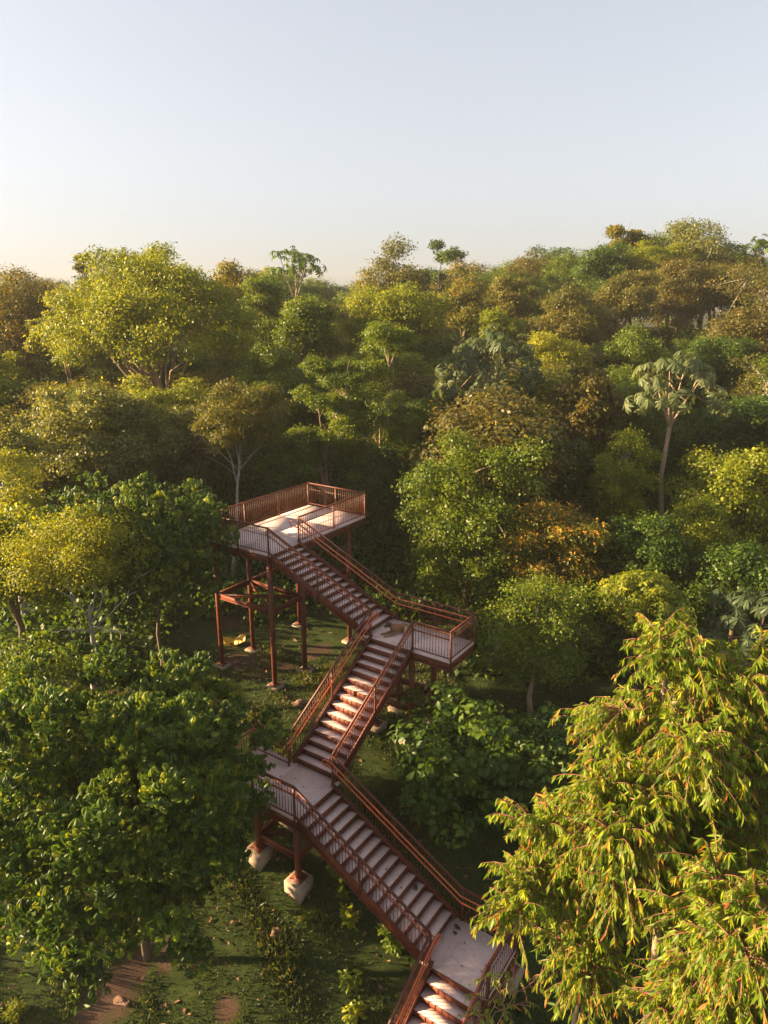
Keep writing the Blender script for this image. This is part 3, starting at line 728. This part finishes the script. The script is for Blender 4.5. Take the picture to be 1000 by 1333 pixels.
# ---------------------------------------------------------------- middle distance
def mid_trees():
    candelabra_tree('pale silver umbrella-leaf tree with bare candelabra limbs on the right', (812, 462, 950, 535), 40, (862, 640), 'silver', 22, .82, 3, fork_px=(872, 555))
    candelabra_tree('wide dark umbrella-leaf tree above the tall leafy tree', (552, 432, 722, 530), 44, (632, 600), 'slate', 34, .85, 4, fork_px=(634, 520))
    candelabra_tree('umbrella-leaf tree with big green leaves beside the weeping trees', (905, 765, 1060, 850), 24, (985, 900), 'slate', 14, .8, 9, fork_px=(985, 850))
    candelabra_tree('dark umbrella-leaf tree silhouetted against the sky in the centre left', (345, 328, 425, 372), 82, (385, 430), 'deep', 13, 1.0, 5, fork_px=(385, 392))
    candelabra_tree('dark flat umbrella-leaf tree on the skyline at the right edge', (958, 314, 1045, 345), 88, (1000, 420), 'deep', 12, 1.1, 6, fork_px=(1000, 372))
    T = tree
    T('broad_tree', 'broad grey green tree with many leaf clumps above the feathery tree', 'tree', (0, 470, 275, 720), 39, 'grey', 'dome', 90000, .16, 90, tm='rhw')
    T('white_trunk_tree', 'tree with twisting pale trunk and thin rusty crown behind the platform', 'tree', (228, 484, 392, 618), 37, 'olive', 'dome', 30000, .12, 50, bark=BARK_GREY, r0=.17, nsec=3, base=tuple(at(300, 690, 37)[:2]), trunk_top=-.75, fork=.8, depth=.8, young=.12, limb_px=[(250, 560, .5), (285, 540, -.8), (320, 530, .2), (352, 560, .6), (300, 520, 1)])
    T('layered_tree', 'layered green tree with orange brown branching trunk behind the platform corner', 'tree', (368, 468, 470, 620), 41, 'mid', 'layer', 34000, .13, 26, bark=BARK_TAN, nsec=2, trunk_top=-.4, r0=.17, base=tuple(at(428, 640, 41)[:2]))
    T('layered_tree', 'tall layered green tree with tiers of foliage in the centre', 'tree', (428, 425, 562, 625), 43, 'mid', 'layer', 60000, .14, 42, bark=BARK_TAN, nsec=2, trunk_top=-.3, r0=.19)
    T('domed_tree', 'great flat-domed yellow green tree with spreading limbs on the left', 'tree', (55, 350, 345, 520), 54, 'lime', 'umbrella', 100000, .19, 130, bark=BARK_TAN, r0=.4, limbs=16, nsec=2, trunk_top=-.6, depth=.75)
    T('domed_tree', 'gold green fringe tree on the left flank of the great domed tree', 'tree', (35, 385, 130, 500), 57, 'gold', 'umbrella', 21000, .18, 30, bark=BARK_TAN)
    T('domed_tree', 'rounded green tree on the skyline above the great domed tree', 'tree', (122, 312, 255, 430), 74, 'lime', 'lumpy', 27000, .24, 36)
    T('brown_tree', 'brownish hazy tree at the left edge of the skyline', 'tree', (-60, 340, 118, 510), 63, 'brown', 'lumpy', 39000, .2, 46)
    T('thin_tree', 'thin dark tree with sparse tufts on the left skyline', 'tree', (88, 328, 132, 395), 80, 'olive', 'layer', 5250, .24, 9)
    T('rusty_tree', 'rust-tinted round tree on the skyline left of the dark umbrella-leaf tree', 'tree', (262, 332, 345, 440), 80, 'rust', 'lumpy', 15000, .26, 22)
    T('tall_tree', 'mid green tree with light top in front of the dark umbrella-leaf tree', 'tree', (308, 345, 375, 470), 66, 'mid', 'tall', 18000, .2, 24)
    T('tall_tree', 'deep green tree with two crowns left of centre', 'tree', (352, 362, 436, 500), 62, 'mid', 'lumpy', 24000, .2, 28)
    T('domed_tree', 'yellow topped domed tree in the centre of the forest', 'tree', (425, 360, 605, 480), 64, 'lime', 'dome', 45000, .2, 46)
    T('pale_tree', 'pale olive tree with wispy top on the centre skyline', 'tree', (448, 318, 570, 450), 92, 'olive', 'lumpy', 22500, .28, 30, bark=BARK_GREY)
    T('pale_tree', 'dark olive tree right of the wispy tree on the skyline', 'tree', (530, 322, 612, 430), 96, 'deep', 'layer', 13500, .28, 16)
    T('rusty_tree', 'rust brown tree in the centre skyline dip', 'tree', (565, 345, 642, 470), 76, 'rust', 'lumpy', 18000, .24, 22)
    T('brown_tree', 'hazy brown green rounded tree left of the hill', 'tree', (622, 355, 700, 440), 82, 'olive', 'dome', 18000, .25, 24)
    T('domed_tree', 'small yellow green dome tree in front of the hill foot', 'tree', (606, 400, 686, 460), 60, 'lime', 'dome', 15000, .18, 22)
    T('hill_tree', 'olive gold tree with ragged top on the left slope of the hill', 'tree', (690, 368, 800, 490), 70, 'olive', 'lumpy', 33000, .21, 36, bark=BARK_TAN)
    T('hill_tree', 'dark green peaked tree below the red-tipped tree on the hill', 'tree', (738, 312, 835, 410), 88, 'deep', 'lumpy', 24000, .26, 30)
    T('hill_tree', 'flat red-leaved treetop on the hill summit', 'tree', (782, 295, 840, 335), 93, 'rust', 'layer', 6750, .28, 12)
    T('hill_tree', 'pale airy tree with thin open crown on the hill summit', 'tree', (845, 290, 955, 365), 92, 'grey', 'layer', 9750, .26, 26, bark=BARK_GREY, nsec=3)
    T('hill_tree', 'brown olive rounded tree on the hill below the airy tree', 'tree', (845, 325, 925, 460), 82, 'brown', 'dome', 22500, .24, 30)
    T('hill_tree', 'tan olive tree with pale bare limbs on the hill face', 'tree', (770, 345, 860, 440), 78, 'olive', 'lumpy', 22500, .23, 28, bark=BARK_GREY, nsec=2)
    T('hill_tree', 'reddish brown half-bare tree on the right flank of the hill', 'tree', (925, 338, 1060, 450), 76, 'brown', 'layer', 8000, .22, 26, bark=BARK_GREY, nsec=5)
    T('bare_tree', 'bare grey branching tree at the right edge of the forest', 'tree', (945, 420, 1060, 590), 52, 'olive', 'layer', 3900, .16, 22, bark=BARK_GREY, nsec=4, r0=.18)
    T('broadleaf_tree', 'dark bronze big-leaved tree between the two large umbrella-leaf trees', 'tree', (710, 470, 815, 610), 42, 'brown', 'dome', 21000, .26, 34, tm='obov')
    T('broadleaf_tree', 'olive green tree above the pale umbrella-leaf tree', 'tree', (770, 425, 880, 520), 58, 'mid', 'dome', 24000, .18, 30)
    T('broadleaf_tree', 'gold-tipped tree between the wide umbrella-leaf tree and the hill', 'tree', (660, 425, 770, 520), 56, 'gold', 'lumpy', 18000, .18, 24)
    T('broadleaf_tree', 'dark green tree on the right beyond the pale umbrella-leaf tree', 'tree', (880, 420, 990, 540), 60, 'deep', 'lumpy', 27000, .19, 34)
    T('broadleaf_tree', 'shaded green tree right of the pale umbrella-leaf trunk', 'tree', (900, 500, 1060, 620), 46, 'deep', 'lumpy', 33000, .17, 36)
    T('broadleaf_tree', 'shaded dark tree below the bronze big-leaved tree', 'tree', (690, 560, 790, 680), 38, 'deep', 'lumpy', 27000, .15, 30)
    T('broadleaf_tree', 'brownish green tree under the left gold fringe', 'tree', (-60, 470, 70, 610), 50, 'mid', 'lumpy', 27000, .18, 30)
    T('broadleaf_tree', 'shaded green tree between the great dome and the layered trees', 'tree', (300, 440, 400, 590), 48, 'mid', 'tall', 30000, .17, 34)
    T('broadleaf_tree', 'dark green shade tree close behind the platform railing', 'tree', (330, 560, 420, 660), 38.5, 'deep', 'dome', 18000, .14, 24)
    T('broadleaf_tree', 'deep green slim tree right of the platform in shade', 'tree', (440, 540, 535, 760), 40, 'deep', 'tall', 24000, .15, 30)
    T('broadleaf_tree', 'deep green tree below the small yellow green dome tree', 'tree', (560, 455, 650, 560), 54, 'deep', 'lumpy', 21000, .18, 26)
near_trees(); mid_trees()

# ---------------------------------------------------------------- filler trees of the same forest, copies of six grown kinds
def grown(kind, seed):
    rg = np.random.RandomState(seed)
    pal, style, n, L, K, tm = kind
    cs, rs, fl = clumps_for(style, rg, (0, 0, 8.0), np.array([4.6, 4.6, 5.0]) * .86, K)
    root = empty('forest_tree', (0, 0, 0)); tk = MB()
    skeleton(tk, rg, (0, 0, 0), (0, 0, 10.5), [cs[i] for i in rg.permutation(len(cs))[:9]], .2, 1, .4)
    tk.build('trunk', BARK_TAN if seed % 2 else BARK_BROWN, root, True)
    foliage('crown', rg, cs, rs, fl, n, L, RH if tm == 'rh' else RHW, LM[pal], root, young=.08)
    return root
KINDS = [('deep', 'lumpy', 22000, .2, 44, 'rhw'), ('mid', 'lumpy', 22000, .2, 44, 'rh'), ('olive', 'lumpy', 20000, .2, 30, 'rh'), ('brown', 'lumpy', 20000, .2, 30, 'rhw'), ('mid', 'layer', 20000, .19, 34, 'rh'), ('lime', 'umbrella', 22000, .19, 60, 'rh')]
KN = ['dark green lumpy-crowned', 'mid green rounded', 'olive green uneven', 'brownish rounded', 'green tiered', 'yellow green spreading']
def fillers():
    protos = [None] * 6; rg = np.random.RandomState(99); spots = []
    named = [o for o in bpy.data.objects if o.get('category') == 'tree']
    pts = [(o.location.x, o.location.y) for o in named]
    for tries in range(12000):
        y = rg.uniform(36, 128); half = .60 * y + 6; x = rg.uniform(-half, half)
        dmin = 3.5 + .012 * y
        if any((x - a) ** 2 + (y - b) ** 2 < dmin ** 2 for a, b in pts): continue
        if y < 44 and -9 < x < 3: continue
        top = np.array([x, y, gz1(x, y) + 10.5]); yc = top[1] * math.cos(PITCH) - top[2] * math.sin(PITCH); zc = top[1] * math.sin(PITCH) + top[2] * math.cos(PITCH)
        px, py = 500 + F * top[0] / yc, 666.5 - F * zc / yc
        if any(b[0] < px < b[2] and b[1] - 4 < py < b[1] + .40 * (b[3] - b[1]) and y < Yn for b, Yn in NAMED): continue
        pts.append((x, y)); spots.append((x, y))
        if len(spots) >= 215: break
    for x, y in spots:
        k = rg.choice(6, p=[.30, .24, .16, .10, .12, .08])
        if protos[k] is None:
            o = protos[k] = grown(KINDS[k], 300 + k)
        else:
            o = protos[k].copy(); COL.objects.link(o)
            for c in protos[k].children: d = c.copy(); COL.objects.link(d); d.parent = o
        s = rg.uniform(.62, .92) * (1 + .28 * max(0, min(1, (y - 85) / 30)))
        o.location = (x, y, gz1(x, y) - .1); o.scale = (s * rg.uniform(1.05, 1.45), s * rg.uniform(1.05, 1.45), s); o.rotation_euler = (0, 0, rg.uniform(0, 6.283))
        zone = 'in mid forest' if y < 65 else ('towards the skyline' if y < 95 else 'on the far forest edge')
        side = 'left of the platform' if x < -.10 * y else ('below the hill on the right' if x > .12 * y else 'straight beyond the platform')
        tag(o, '%s tree %s %s' % (KN[k], zone, side), 'tree', '%s trees %s %s' % (KN[k], zone, side))
fillers()
# ================================================================== ground, grass, undergrowth, small things
def ground():
    xs = np.concatenate([np.linspace(-600, -60, 28)[:-1], np.linspace(-60, -14, 40)[:-1], np.linspace(-14, 14, 112), np.linspace(14, 60, 40)[1:], np.linspace(60, 600, 28)[1:]])
    ys = np.concatenate([np.linspace(-55, 6, 16)[:-1], np.linspace(6, 40, 136), np.linspace(40, 160, 70)[1:], np.linspace(160, 700, 28)[1:]])
    X, Y = np.meshgrid(xs, ys); Z = ground_z(X, Y)
    V = np.stack([X.ravel(), Y.ravel(), Z.ravel()], 1); nx, ny = len(xs), len(ys)
    i = (np.arange(ny - 1)[:, None] * nx + np.arange(nx - 1)[None, :]).ravel()
    lp = np.stack([i, i + 1, i + nx + 1, i + nx], 1).ravel(); st = np.arange(len(i)) * 4
    m, nt, out = new_mat('forest_floor')
    tc = N(nt, 'ShaderNodeTexCoord'); v = tc.outputs['Object']
    n1 = noise(nt, .35, 5, .6, v); n2 = noise(nt, 5, 6, .7, v); n3 = noise(nt, 30, 4, .7, v)
    grass = ramp(nt, n2, [(.3, (.018, .030, .008)), (.55, (.034, .050, .012)), (.8, (.070, .072, .024))])
    soil = ramp(nt, n3, [(.3, (.060, .034, .023)), (.7, (.130, .078, .054))])
    f = ramp(nt, n1, [(.50, (0, 0, 0)), (.60, (1, 1, 1))])
    sp = N(nt, 'ShaderNodeSeparateXYZ'); nt.links.new(v, sp.inputs[0])
    def spot(x, y, r):
        vm = N(nt, 'ShaderNodeVectorMath', operation='DISTANCE'); vm.inputs[1].default_value = (x, y, 0)
        cb = N(nt, 'ShaderNodeCombineXYZ'); nt.links.new(sp.outputs[0], cb.inputs[0]); nt.links.new(sp.outputs[1], cb.inputs[1])
        nt.links.new(cb.outputs[0], vm.inputs[0])
        ad = N(nt, 'ShaderNodeMath', operation='MULTIPLY_ADD'); nt.links.new(n2, ad.inputs[0]); ad.inputs[1].default_value = r * 1.1; nt.links.new(vm.outputs['Value'], ad.inputs[2])
        mr = N(nt, 'ShaderNodeMapRange'); mr.inputs[1].default_value = r * 1.45; mr.inputs[2].default_value = r * .95; nt.links.new(ad.outputs[0], mr.inputs[0]); return mr.outputs[0]
    mask = None
    for px, py, r in ((150, 1295, .85), (175, 1262, .6), (205, 1235, .45), (118, 1325, .7), (295, 1315, .45), (372, 868, .55), (405, 852, .7), (420, 845, .7), (535, 1290, .4), (215, 1255, .35), (310, 860, 1.0), (395, 935, .4)):
        q = on_ground(px, py); s_ = spot(q[0], q[1], r)
        if mask is None: mask = s_
        else:
            mx = N(nt, 'ShaderNodeMath', operation='MAXIMUM'); nt.links.new(mask, mx.inputs[0]); nt.links.new(s_, mx.inputs[1]); mask = mx.outputs[0]
    far = N(nt, 'ShaderNodeMapRange'); far.inputs[1].default_value = 24.5; far.inputs[2].default_value = 30; nt.links.new(sp.outputs[1], far.inputs[0])
    c = mixc(nt, mask, grass, soil)
    litter = mixc(nt, n3, (.035, .024, .014), (.11, .07, .042))
    fm = N(nt, 'ShaderNodeMath', operation='MULTIPLY'); nt.links.new(far.outputs[0], fm.inputs[0]); nt.links.new(f, fm.inputs[1])
    c = mixc(nt, fm.outputs[0], c, litter)
    p = N(nt, 'ShaderNodeBsdfPrincipled'); p.inputs['Roughness'].default_value = .95; p.inputs['Specular IOR Level'].default_value = .1
    nt.links.new(c, p.inputs['Base Color']); nt.links.new(bump(nt, n3, .8, .05), p.inputs['Normal']); nt.links.new(p.outputs[0], out.inputs[0])
    o = link('ground', fast_mesh('ground', V, lp, st, True), m); tag(o, kind='structure')
    o['label'] = 'grassy slope and forest floor under the trees'
ground()
SOIL = [tuple(on_ground(px, py)[:2]) + (r,) for px, py, r in ((150, 1295, .8), (175, 1262, .55), (205, 1235, .4), (118, 1325, .6), (295, 1315, .4), (372, 868, .5), (405, 852, .6), (420, 845, .6), (535, 1290, .35), (310, 860, .9))]
def lawn():
    rg = np.random.RandomState(5)
    n = 210000; X = rg.uniform(-13, 9, n); Y = rg.uniform(11.5, 30, n)
    d = np.sin(X * 1.3 + 2) * np.sin(Y * 1.1) + .6 * np.sin(X * 3.1 + Y * 2.3); keep = rg.uniform(0, 1, n) < .58 + .35 * d
    for x, y, r in SOIL: keep &= ((X - x) ** 2 + (Y - y) ** 2 > (r * rg.uniform(.7, 1.15, n)) ** 2)
    X, Y, d = X[keep], Y[keep], d[keep]; m = len(X)
    P = np.stack([X, Y, ground_z(X, Y) - .01], 1)
    A = rg.normal(0, .55, (m, 3)) + [0, 0, 1]; A[:, 2] = np.abs(A[:, 2]); Nn = rg.normal(0, 1, (m, 3))
    S_ = rg.uniform(.06, .16, m) * (1 + .7 * np.clip(d, 0, 1.5))
    tint = np.clip(.42 + .2 * d + rg.normal(0, .2, m), 0, 1)
    o = leaves('grass', P, A, Nn, S_, lance(.16, .3), tint, LM['grass']); tag(o, 'short uneven green grass on the slope below the stairway', 'grass', kind='stuff')
lawn()
LITTER = simple_mat('dry_leaf_brown', (.09, .045, .025), (.24, .13, .075), 9, .8, .2, .01, .2)
def litter():
    rg = np.random.RandomState(8)
    n = 3600; X = rg.uniform(-12, 8, n); Y = rg.uniform(12, 32, n); keep = np.sin(X * 1.1 + .5) + np.sin(Y * .8) > rg.uniform(-1.6, 1.4, n); X, Y = X[keep], Y[keep]; m = len(X)
    P = np.stack([X, Y, ground_z(X, Y) + .05], 1)
    D = []
    for u0, u1, v0, v1, z, k in ((-QU, 0, -PV, 0, 0, 16), (RA, RA + E2, -W_, 0, Z2, 12), (UC - E2, UC, RB, VC, Z3, 10), (UD, UD + E4, RB, VC, Z4, 12)):
        for _ in range(k):
            a, b = rg.uniform(u0 + .1, u1 - .1), rg.uniform(v0 + .1, v1 - .1); D.append((*wpos(a, b), OZ + z + .012))
    for _ in range(34):
        k = rg.randint(1, 14); f = rg.uniform(.15, .9); a = rg.uniform(.2, 1.55)
        q = [(.07 + (k - 1 + f) * 4.47 / 14, -a, -k * HA / 15), (RA + a, .05 + (k - 1 + f) * 4.22 / 14, Z2 - k * HB / 15), (UC + .07 + (k - 1 + f) * .3, RB + a, Z3 - k * HC / 15)][rg.randint(3)]
        D.append((*wpos(q[0], q[1]), OZ + q[2] + .012))
    P = np.concatenate([P, np.array(D)]); nd = len(D)
    Nn = rg.normal(0, .35, (m, 3)) + [0, 0, 1]; A = rg.normal(0, 1, (m, 3)) * [1, 1, .2]
    Nn = np.concatenate([Nn, rg.normal(0, .08, (nd, 3)) + [0, 0, 1]]); A = np.concatenate([A, rg.normal(0, 1, (nd, 3)) * [1, 1, .02]])
    o = leaves('leaf_litter', P, A, Nn, np.concatenate([rg.uniform(.04, 1, m) ** 2.2 * .2 + .05, rg.uniform(.03, .10, nd)]), fold_leaf(.55, -.2, .14), np.zeros(m + nd), LITTER); tag(o, 'scattered dry brown fallen leaves on the grass and steps', 'leaf litter', kind='stuff')
litter()
def undergrowth():
    rg = np.random.RandomState(13); n = 9000
    Y = 27 + 60 * rg.uniform(0, 1, n) ** 1.5; X = rg.uniform(-1, 1, n) * (.58 * Y + 3)
    wu = np.stack([X, Y], 1); c, s = math.cos(YAW), math.sin(YAW); dx, dy = X - OX, Y - OY
    u, v = dx * c + dy * s, dx * s - dy * c
    keep = ~((u > -QU - 1.0) & (u < 1.5) & (v > -PV - 1.0) & (v < 1)) & ((Y > 33) | (X > 4) | (X < -10.5)) & ~((Y < 27.5))
    X, Y = X[keep], Y[keep]; m = len(X); P0 = np.stack([X, Y, ground_z(X, Y)], 1)
    k = 26; h = np.where(Y > 36, rg.uniform(.8, 4.2, m), rg.uniform(.5, 2.2, m))
    P = np.repeat(P0, k, 0) + rg.normal(0, .5, (m * k, 3)) * [1, 1, 0] + np.stack([np.zeros(m * k), np.zeros(m * k), np.repeat(h, k) * rg.uniform(.1, 1, m * k)], 1)
    Nn = rg.normal(0, .45, (m * k, 3)) + [0, 0, .8]; A = rg.normal(0, 1, (m * k, 3)) - [0, 0, .2]
    tint = np.clip(np.repeat(rg.uniform(.1, .75, m), k) + rg.normal(0, .12, m * k), 0, 1)
    o = leaves('undergrowth', P, A, Nn, rg.uniform(.16, .36, m * k), RHW, tint, LM['deep']); tag(o, 'dark leafy undergrowth filling the ground beneath the forest', 'undergrowth', kind='stuff')
undergrowth()
def weeds():
    for i, (px, py, h, n, s_, lab, pal, tm) in enumerate([
        (455, 1205, .55, 260, .13, 'small yellow green weed beside the stair stringer', 'lime', RHW),
        (512, 1238, .9, 520, .17, 'dark green leafy bush against the lower flight', 'mid', fold_leaf(.5, .3)),
        (458, 1285, .45, 90, .17, 'lone broad-leaved weed on the open grass', 'mid', fold_leaf(.5, .3)),
        (462, 1325, .45, 110, .16, 'pale yellow green weed at the bottom of the lawn', 'lime', fold_leaf(.5, .3)),
        (448, 1165, .4, 70, .18, 'broad-leaved plant under the middle of the lower flight', 'mid', fold_leaf(.62, .2)),
        (392, 1200, .25, 40, .11, 'tiny bright green seedling right of the brown rock', 'mid', RHW),
        (540, 925, .35, 40, .18, 'rounded green plant at the foot of the front landing column', 'mid', fold_leaf(.8, .2)),
        (20, 1322, .35, 500, .12, 'sunlit yellow green tuft in the lower left corner', 'lime', rhomb(.3))]):
        rg = np.random.RandomState(60 + i); q = on_ground(px, py); o = empty('weed', (q[0], q[1], q[2] - .02)); tag(o, lab, 'plant')
        st = MB(); P, A = [], []
        ns = max(3, n // 45)
        for k in range(ns):
            a = rg.uniform(0, 6.28); e = np.array([math.cos(a), math.sin(a), 0]) * h * rg.uniform(.1, .55) + [0, 0, h * rg.uniform(.6, 1.15)]
            c = bez((0, 0, 0), e * [.2, .2, .7], e, 6); st.tube(c, [.012, .010, .009, .007, .006, .004], 4, False)
            for t in rg.uniform(.25, 1, n // ns):
                p = c[int(t * 5)] + rg.normal(0, .05, 3); P.append(p); d = rg.normal(0, 1, 3) * [1, 1, .3]; A.append(d)
        st.build('stem', BARK_BROWN, o); P, A = np.array(P), np.array(A); P = P + unit(A) * rg.uniform(0, .12, (len(P), 1)); Nn = rg.normal(0, .35, (len(P), 3)) + [0, 0, 1]
        leaves('foliage', P, A, Nn, s_ * rg.uniform(.6, 1.2, len(P)), tm, np.clip(rg.normal(.5, .2, len(P)), 0, 1), LM[pal], o)
    q = on_ground(78, 1258); rg = np.random.RandomState(77); n = 46                                       # arching grass tuft
    A = rg.normal(0, .6, (n, 3)) * [1, 1, .3] + [0, 0, .7]; P = np.tile(q, (n, 1)) + rg.normal(0, .03, (n, 3)) * [1, 1, 0]
    o = leaves('grass_tuft', P, A, rg.normal(0, 1, (n, 3)), rg.uniform(.4, .75, n), lance(.06, .45), rg.uniform(.5, .85, n), LM['grass']); tag(o, 'arching tuft of long grass on the shaded lawn', 'plant')
weeds()
CLAY = simple_mat('clay_rock', (.14, .078, .055), (.27, .165, .115), 6, .9, .8, .03, .15)
def rock(label, px, py, sx, sy, sz, seed, group=None):
    rg = np.random.RandomState(seed); d = sphere_dirs(rg, 160, -1)
    import bmesh
    bm = bmesh.new(); bmesh.ops.create_icosphere(bm, subdivisions=3, radius=1)
    ph = rg.uniform(0, 6, 6)
    for v in bm.verts:
        c = v.co; f = 1 + .22 * math.sin(c.x * 3 + ph[0]) * math.sin(c.y * 3.4 + ph[1]) + .14 * math.sin(c.z * 6 + ph[2] + c.x * 4) + .07 * math.sin(c.y * 11 + ph[3]) * math.sin(c.x * 9 + ph[4])
        v.co = Vector((c.x * sx * f, c.y * sy * f, c.z * sz * f))
    me = bpy.data.meshes.new('rock'); bm.to_mesh(me); bm.free()
    q = on_ground(px, py); o = link('rock', me, CLAY); o.location = (q[0], q[1], q[2] + sz * .35); o.rotation_euler = (0, 0, rg.uniform(0, 6)); tag(o, label, 'rock', group)
rock('lumpy reddish clay rock on the open lawn', 358, 1218, .17, .13, .12, 1)
rock('flat brown stone lying on the bare soil patch', 158, 1304, .26, .12, .06, 2)
rock('pale rounded boulder beside the middle flight railing', 390, 918, .34, .22, .14, 3)
rock('small round stone below the bare soil patch', 210, 1312, .07, .06, .05, 4)
rock('small tan stone right of the clay rock', 341, 1214, .08, .07, .05, 5)
rock('pale stone in shade behind the right landing column', 588, 890, .16, .14, .10, 6)
rock('small pinkish stone on the grass left of the stair columns', 240, 1262, .07, .06, .04, 7)
def bag():
    m, nt, out = new_mat('yellow_plastic'); p = N(nt, 'ShaderNodeBsdfPrincipled'); p.inputs['Base Color'].default_value = (.62, .36, .02, 1); p.inputs['Roughness'].default_value = .45
    nt.links.new(p.outputs[0], out.inputs[0])
    import bmesh
    q = on_ground(304, 838); bm = bmesh.new(); bmesh.ops.create_grid(bm, x_segments=14, y_segments=10, size=.5)
    for v in bm.verts:
        x, y = v.co.x, v.co.y; fold = abs(x + .05) * .75
        v.co = Vector((x * 1.15, y * .55 + .10 * math.sin(x * 5), .02 + fold * .55 + .05 * math.sin(x * 13 + y * 9) + .12 * max(0, y)))
    bmesh.ops.solidify(bm, geom=bm.faces[:], thickness=.012)
    me = bpy.data.meshes.new('plastic_sheet'); bm.to_mesh(me); bm.free()
    o = link('plastic_sheet', me, m); o.location = (q[0], q[1], q[2] + .02); o.rotation_euler = (R_(12), 0, R_(-8)); tag(o, 'crumpled yellow plastic sheet lying under the platform', 'plastic sheet')
bag()
def fallen_leaf(label, u, v, z, L, rz, seed):
    rg = np.random.RandomState(seed); x, y = wpos(u, v)
    T, Fc = fold_leaf(.62, -.22, .16); V = T * L; V[:, 1] -= L / 2; V[:, 2] += .012
    lp = np.concatenate([np.array(f) for f in Fc]); ct = np.array([len(f) for f in Fc])
    o = link('dry_leaf', fast_mesh('dry_leaf', V, lp, np.concatenate(([0], np.cumsum(ct)[:-1]))), DRYD); o.location = (x, y, OZ + z + .01); o.rotation_euler = (0, 0, rz); tag(o, label, 'leaf')
DRYD = simple_mat('dark_dry_leaf', (.035, .022, .016), (.075, .045, .03), 20, .8, .2, .01, .2)
k10 = UC + .07 + 9.5 * .3
fallen_leaf('dark curled leaf on a tread of the lower flight', UC + .07 + 10.5 * .3, RB + .35, Z3 - 11 * HC / 15, .24, .4, 1)
fallen_leaf('dark brown leaf near the top edge of the lowest landing', UD + .02, RB + .30, Z4, .22, 1.2, 2)
fallen_leaf('smaller green brown leaf beside the dark one on the lowest landing', UD + .06, RB + .50, Z4, .14, 1.5, 3)
# ================================================================== camera, sky, sun, air
cam = bpy.data.cameras.new('camera'); co = bpy.data.objects.new('camera', cam); COL.objects.link(co)
co.location = (0, 0, 0); co.rotation_euler = (math.pi / 2 - PITCH, 0, 0)
cam.sensor_fit = 'HORIZONTAL'; cam.sensor_width = 36; cam.lens = 36 * F / 1000; cam.clip_end = 3000; cam.clip_start = .1
sc.camera = co
SUN_AZ, SUN_EL = R_(87), R_(16)        # degrees left of the view direction, above the horizon
w = bpy.data.worlds.new('World'); sc.world = w; w.use_nodes = True
nt = w.node_tree; nt.nodes.clear()
sky = N(nt, 'ShaderNodeTexSky', sky_type='NISHITA', sun_disc=False)
sky.sun_elevation = SUN_EL; sky.sun_rotation = -SUN_AZ
sky.air_density = 1.0; sky.dust_density = 3.0; sky.ozone_density = 2.5; sky.altitude = 100
bg = N(nt, 'ShaderNodeBackground'); bg.inputs['Strength'].default_value = SKY_STRENGTH
wo = N(nt, 'ShaderNodeOutputWorld')
hs = N(nt, 'ShaderNodeHueSaturation'); hs.inputs['Saturation'].default_value = .50; nt.links.new(sky.outputs[0], hs.inputs['Color'])
gm = N(nt, 'ShaderNodeGamma'); gm.inputs['Gamma'].default_value = .58; nt.links.new(hs.outputs[0], gm.inputs[0])
tn = mixc(nt, 1.0, gm.outputs[0], (.99, .982, .985), 'MULTIPLY'); nt.links.new(tn, bg.inputs[0]); nt.links.new(bg.outputs[0], wo.inputs[0])
sl = bpy.data.lights.new('sun', 'SUN'); sl.energy = SUN_E; sl.angle = R_(.6); sl.color = (1, .72, .40)
so = bpy.data.objects.new('sun', sl); COL.objects.link(so)
sd = Vector((-math.sin(SUN_AZ) * math.cos(SUN_EL), math.cos(SUN_AZ) * math.cos(SUN_EL), math.sin(SUN_EL)))
so.rotation_euler = sd.to_track_quat('Z', 'Y').to_euler(); so.location = sd * 60

if HAZE > 0:
    m, nt, out = new_mat('haze_air')
    pv = N(nt, 'ShaderNodeVolumePrincipled'); pv.inputs['Density'].default_value = HAZE; pv.inputs['Color'].default_value = (.99, .965, .92, 1)
    pv.inputs['Anisotropy'].default_value = .1
    nt.links.new(pv.outputs[0], out.inputs['Volume'])
    hb = MB(); hb.box((-460, -60, -40), (460, 720, 26)); h = hb.build('haze', m); tag(h, kind='stuff')
    h['label'] = 'warm morning haze hanging over the forest'

sc.view_settings.view_transform = 'Standard'; sc.view_settings.look = 'None'; sc.view_settings.gamma = 1
sc.view_settings.exposure = EXPOSURE
cy = sc.cycles
cy.max_bounces = 8; cy.diffuse_bounces = 6; cy.glossy_bounces = 2; cy.transmission_bounces = 3; cy.volume_bounces = 0; cy.transparent_max_bounces = 4
cy.use_denoising = DENOISE; cy.denoiser = 'OPENIMAGEDENOISE'; cy.sample_clamp_indirect = 4
try: cy.denoising_input_passes = 'RGB_ALBEDO_NORMAL'
except Exception: pass
cy.caustics_reflective = False; cy.caustics_refractive = False
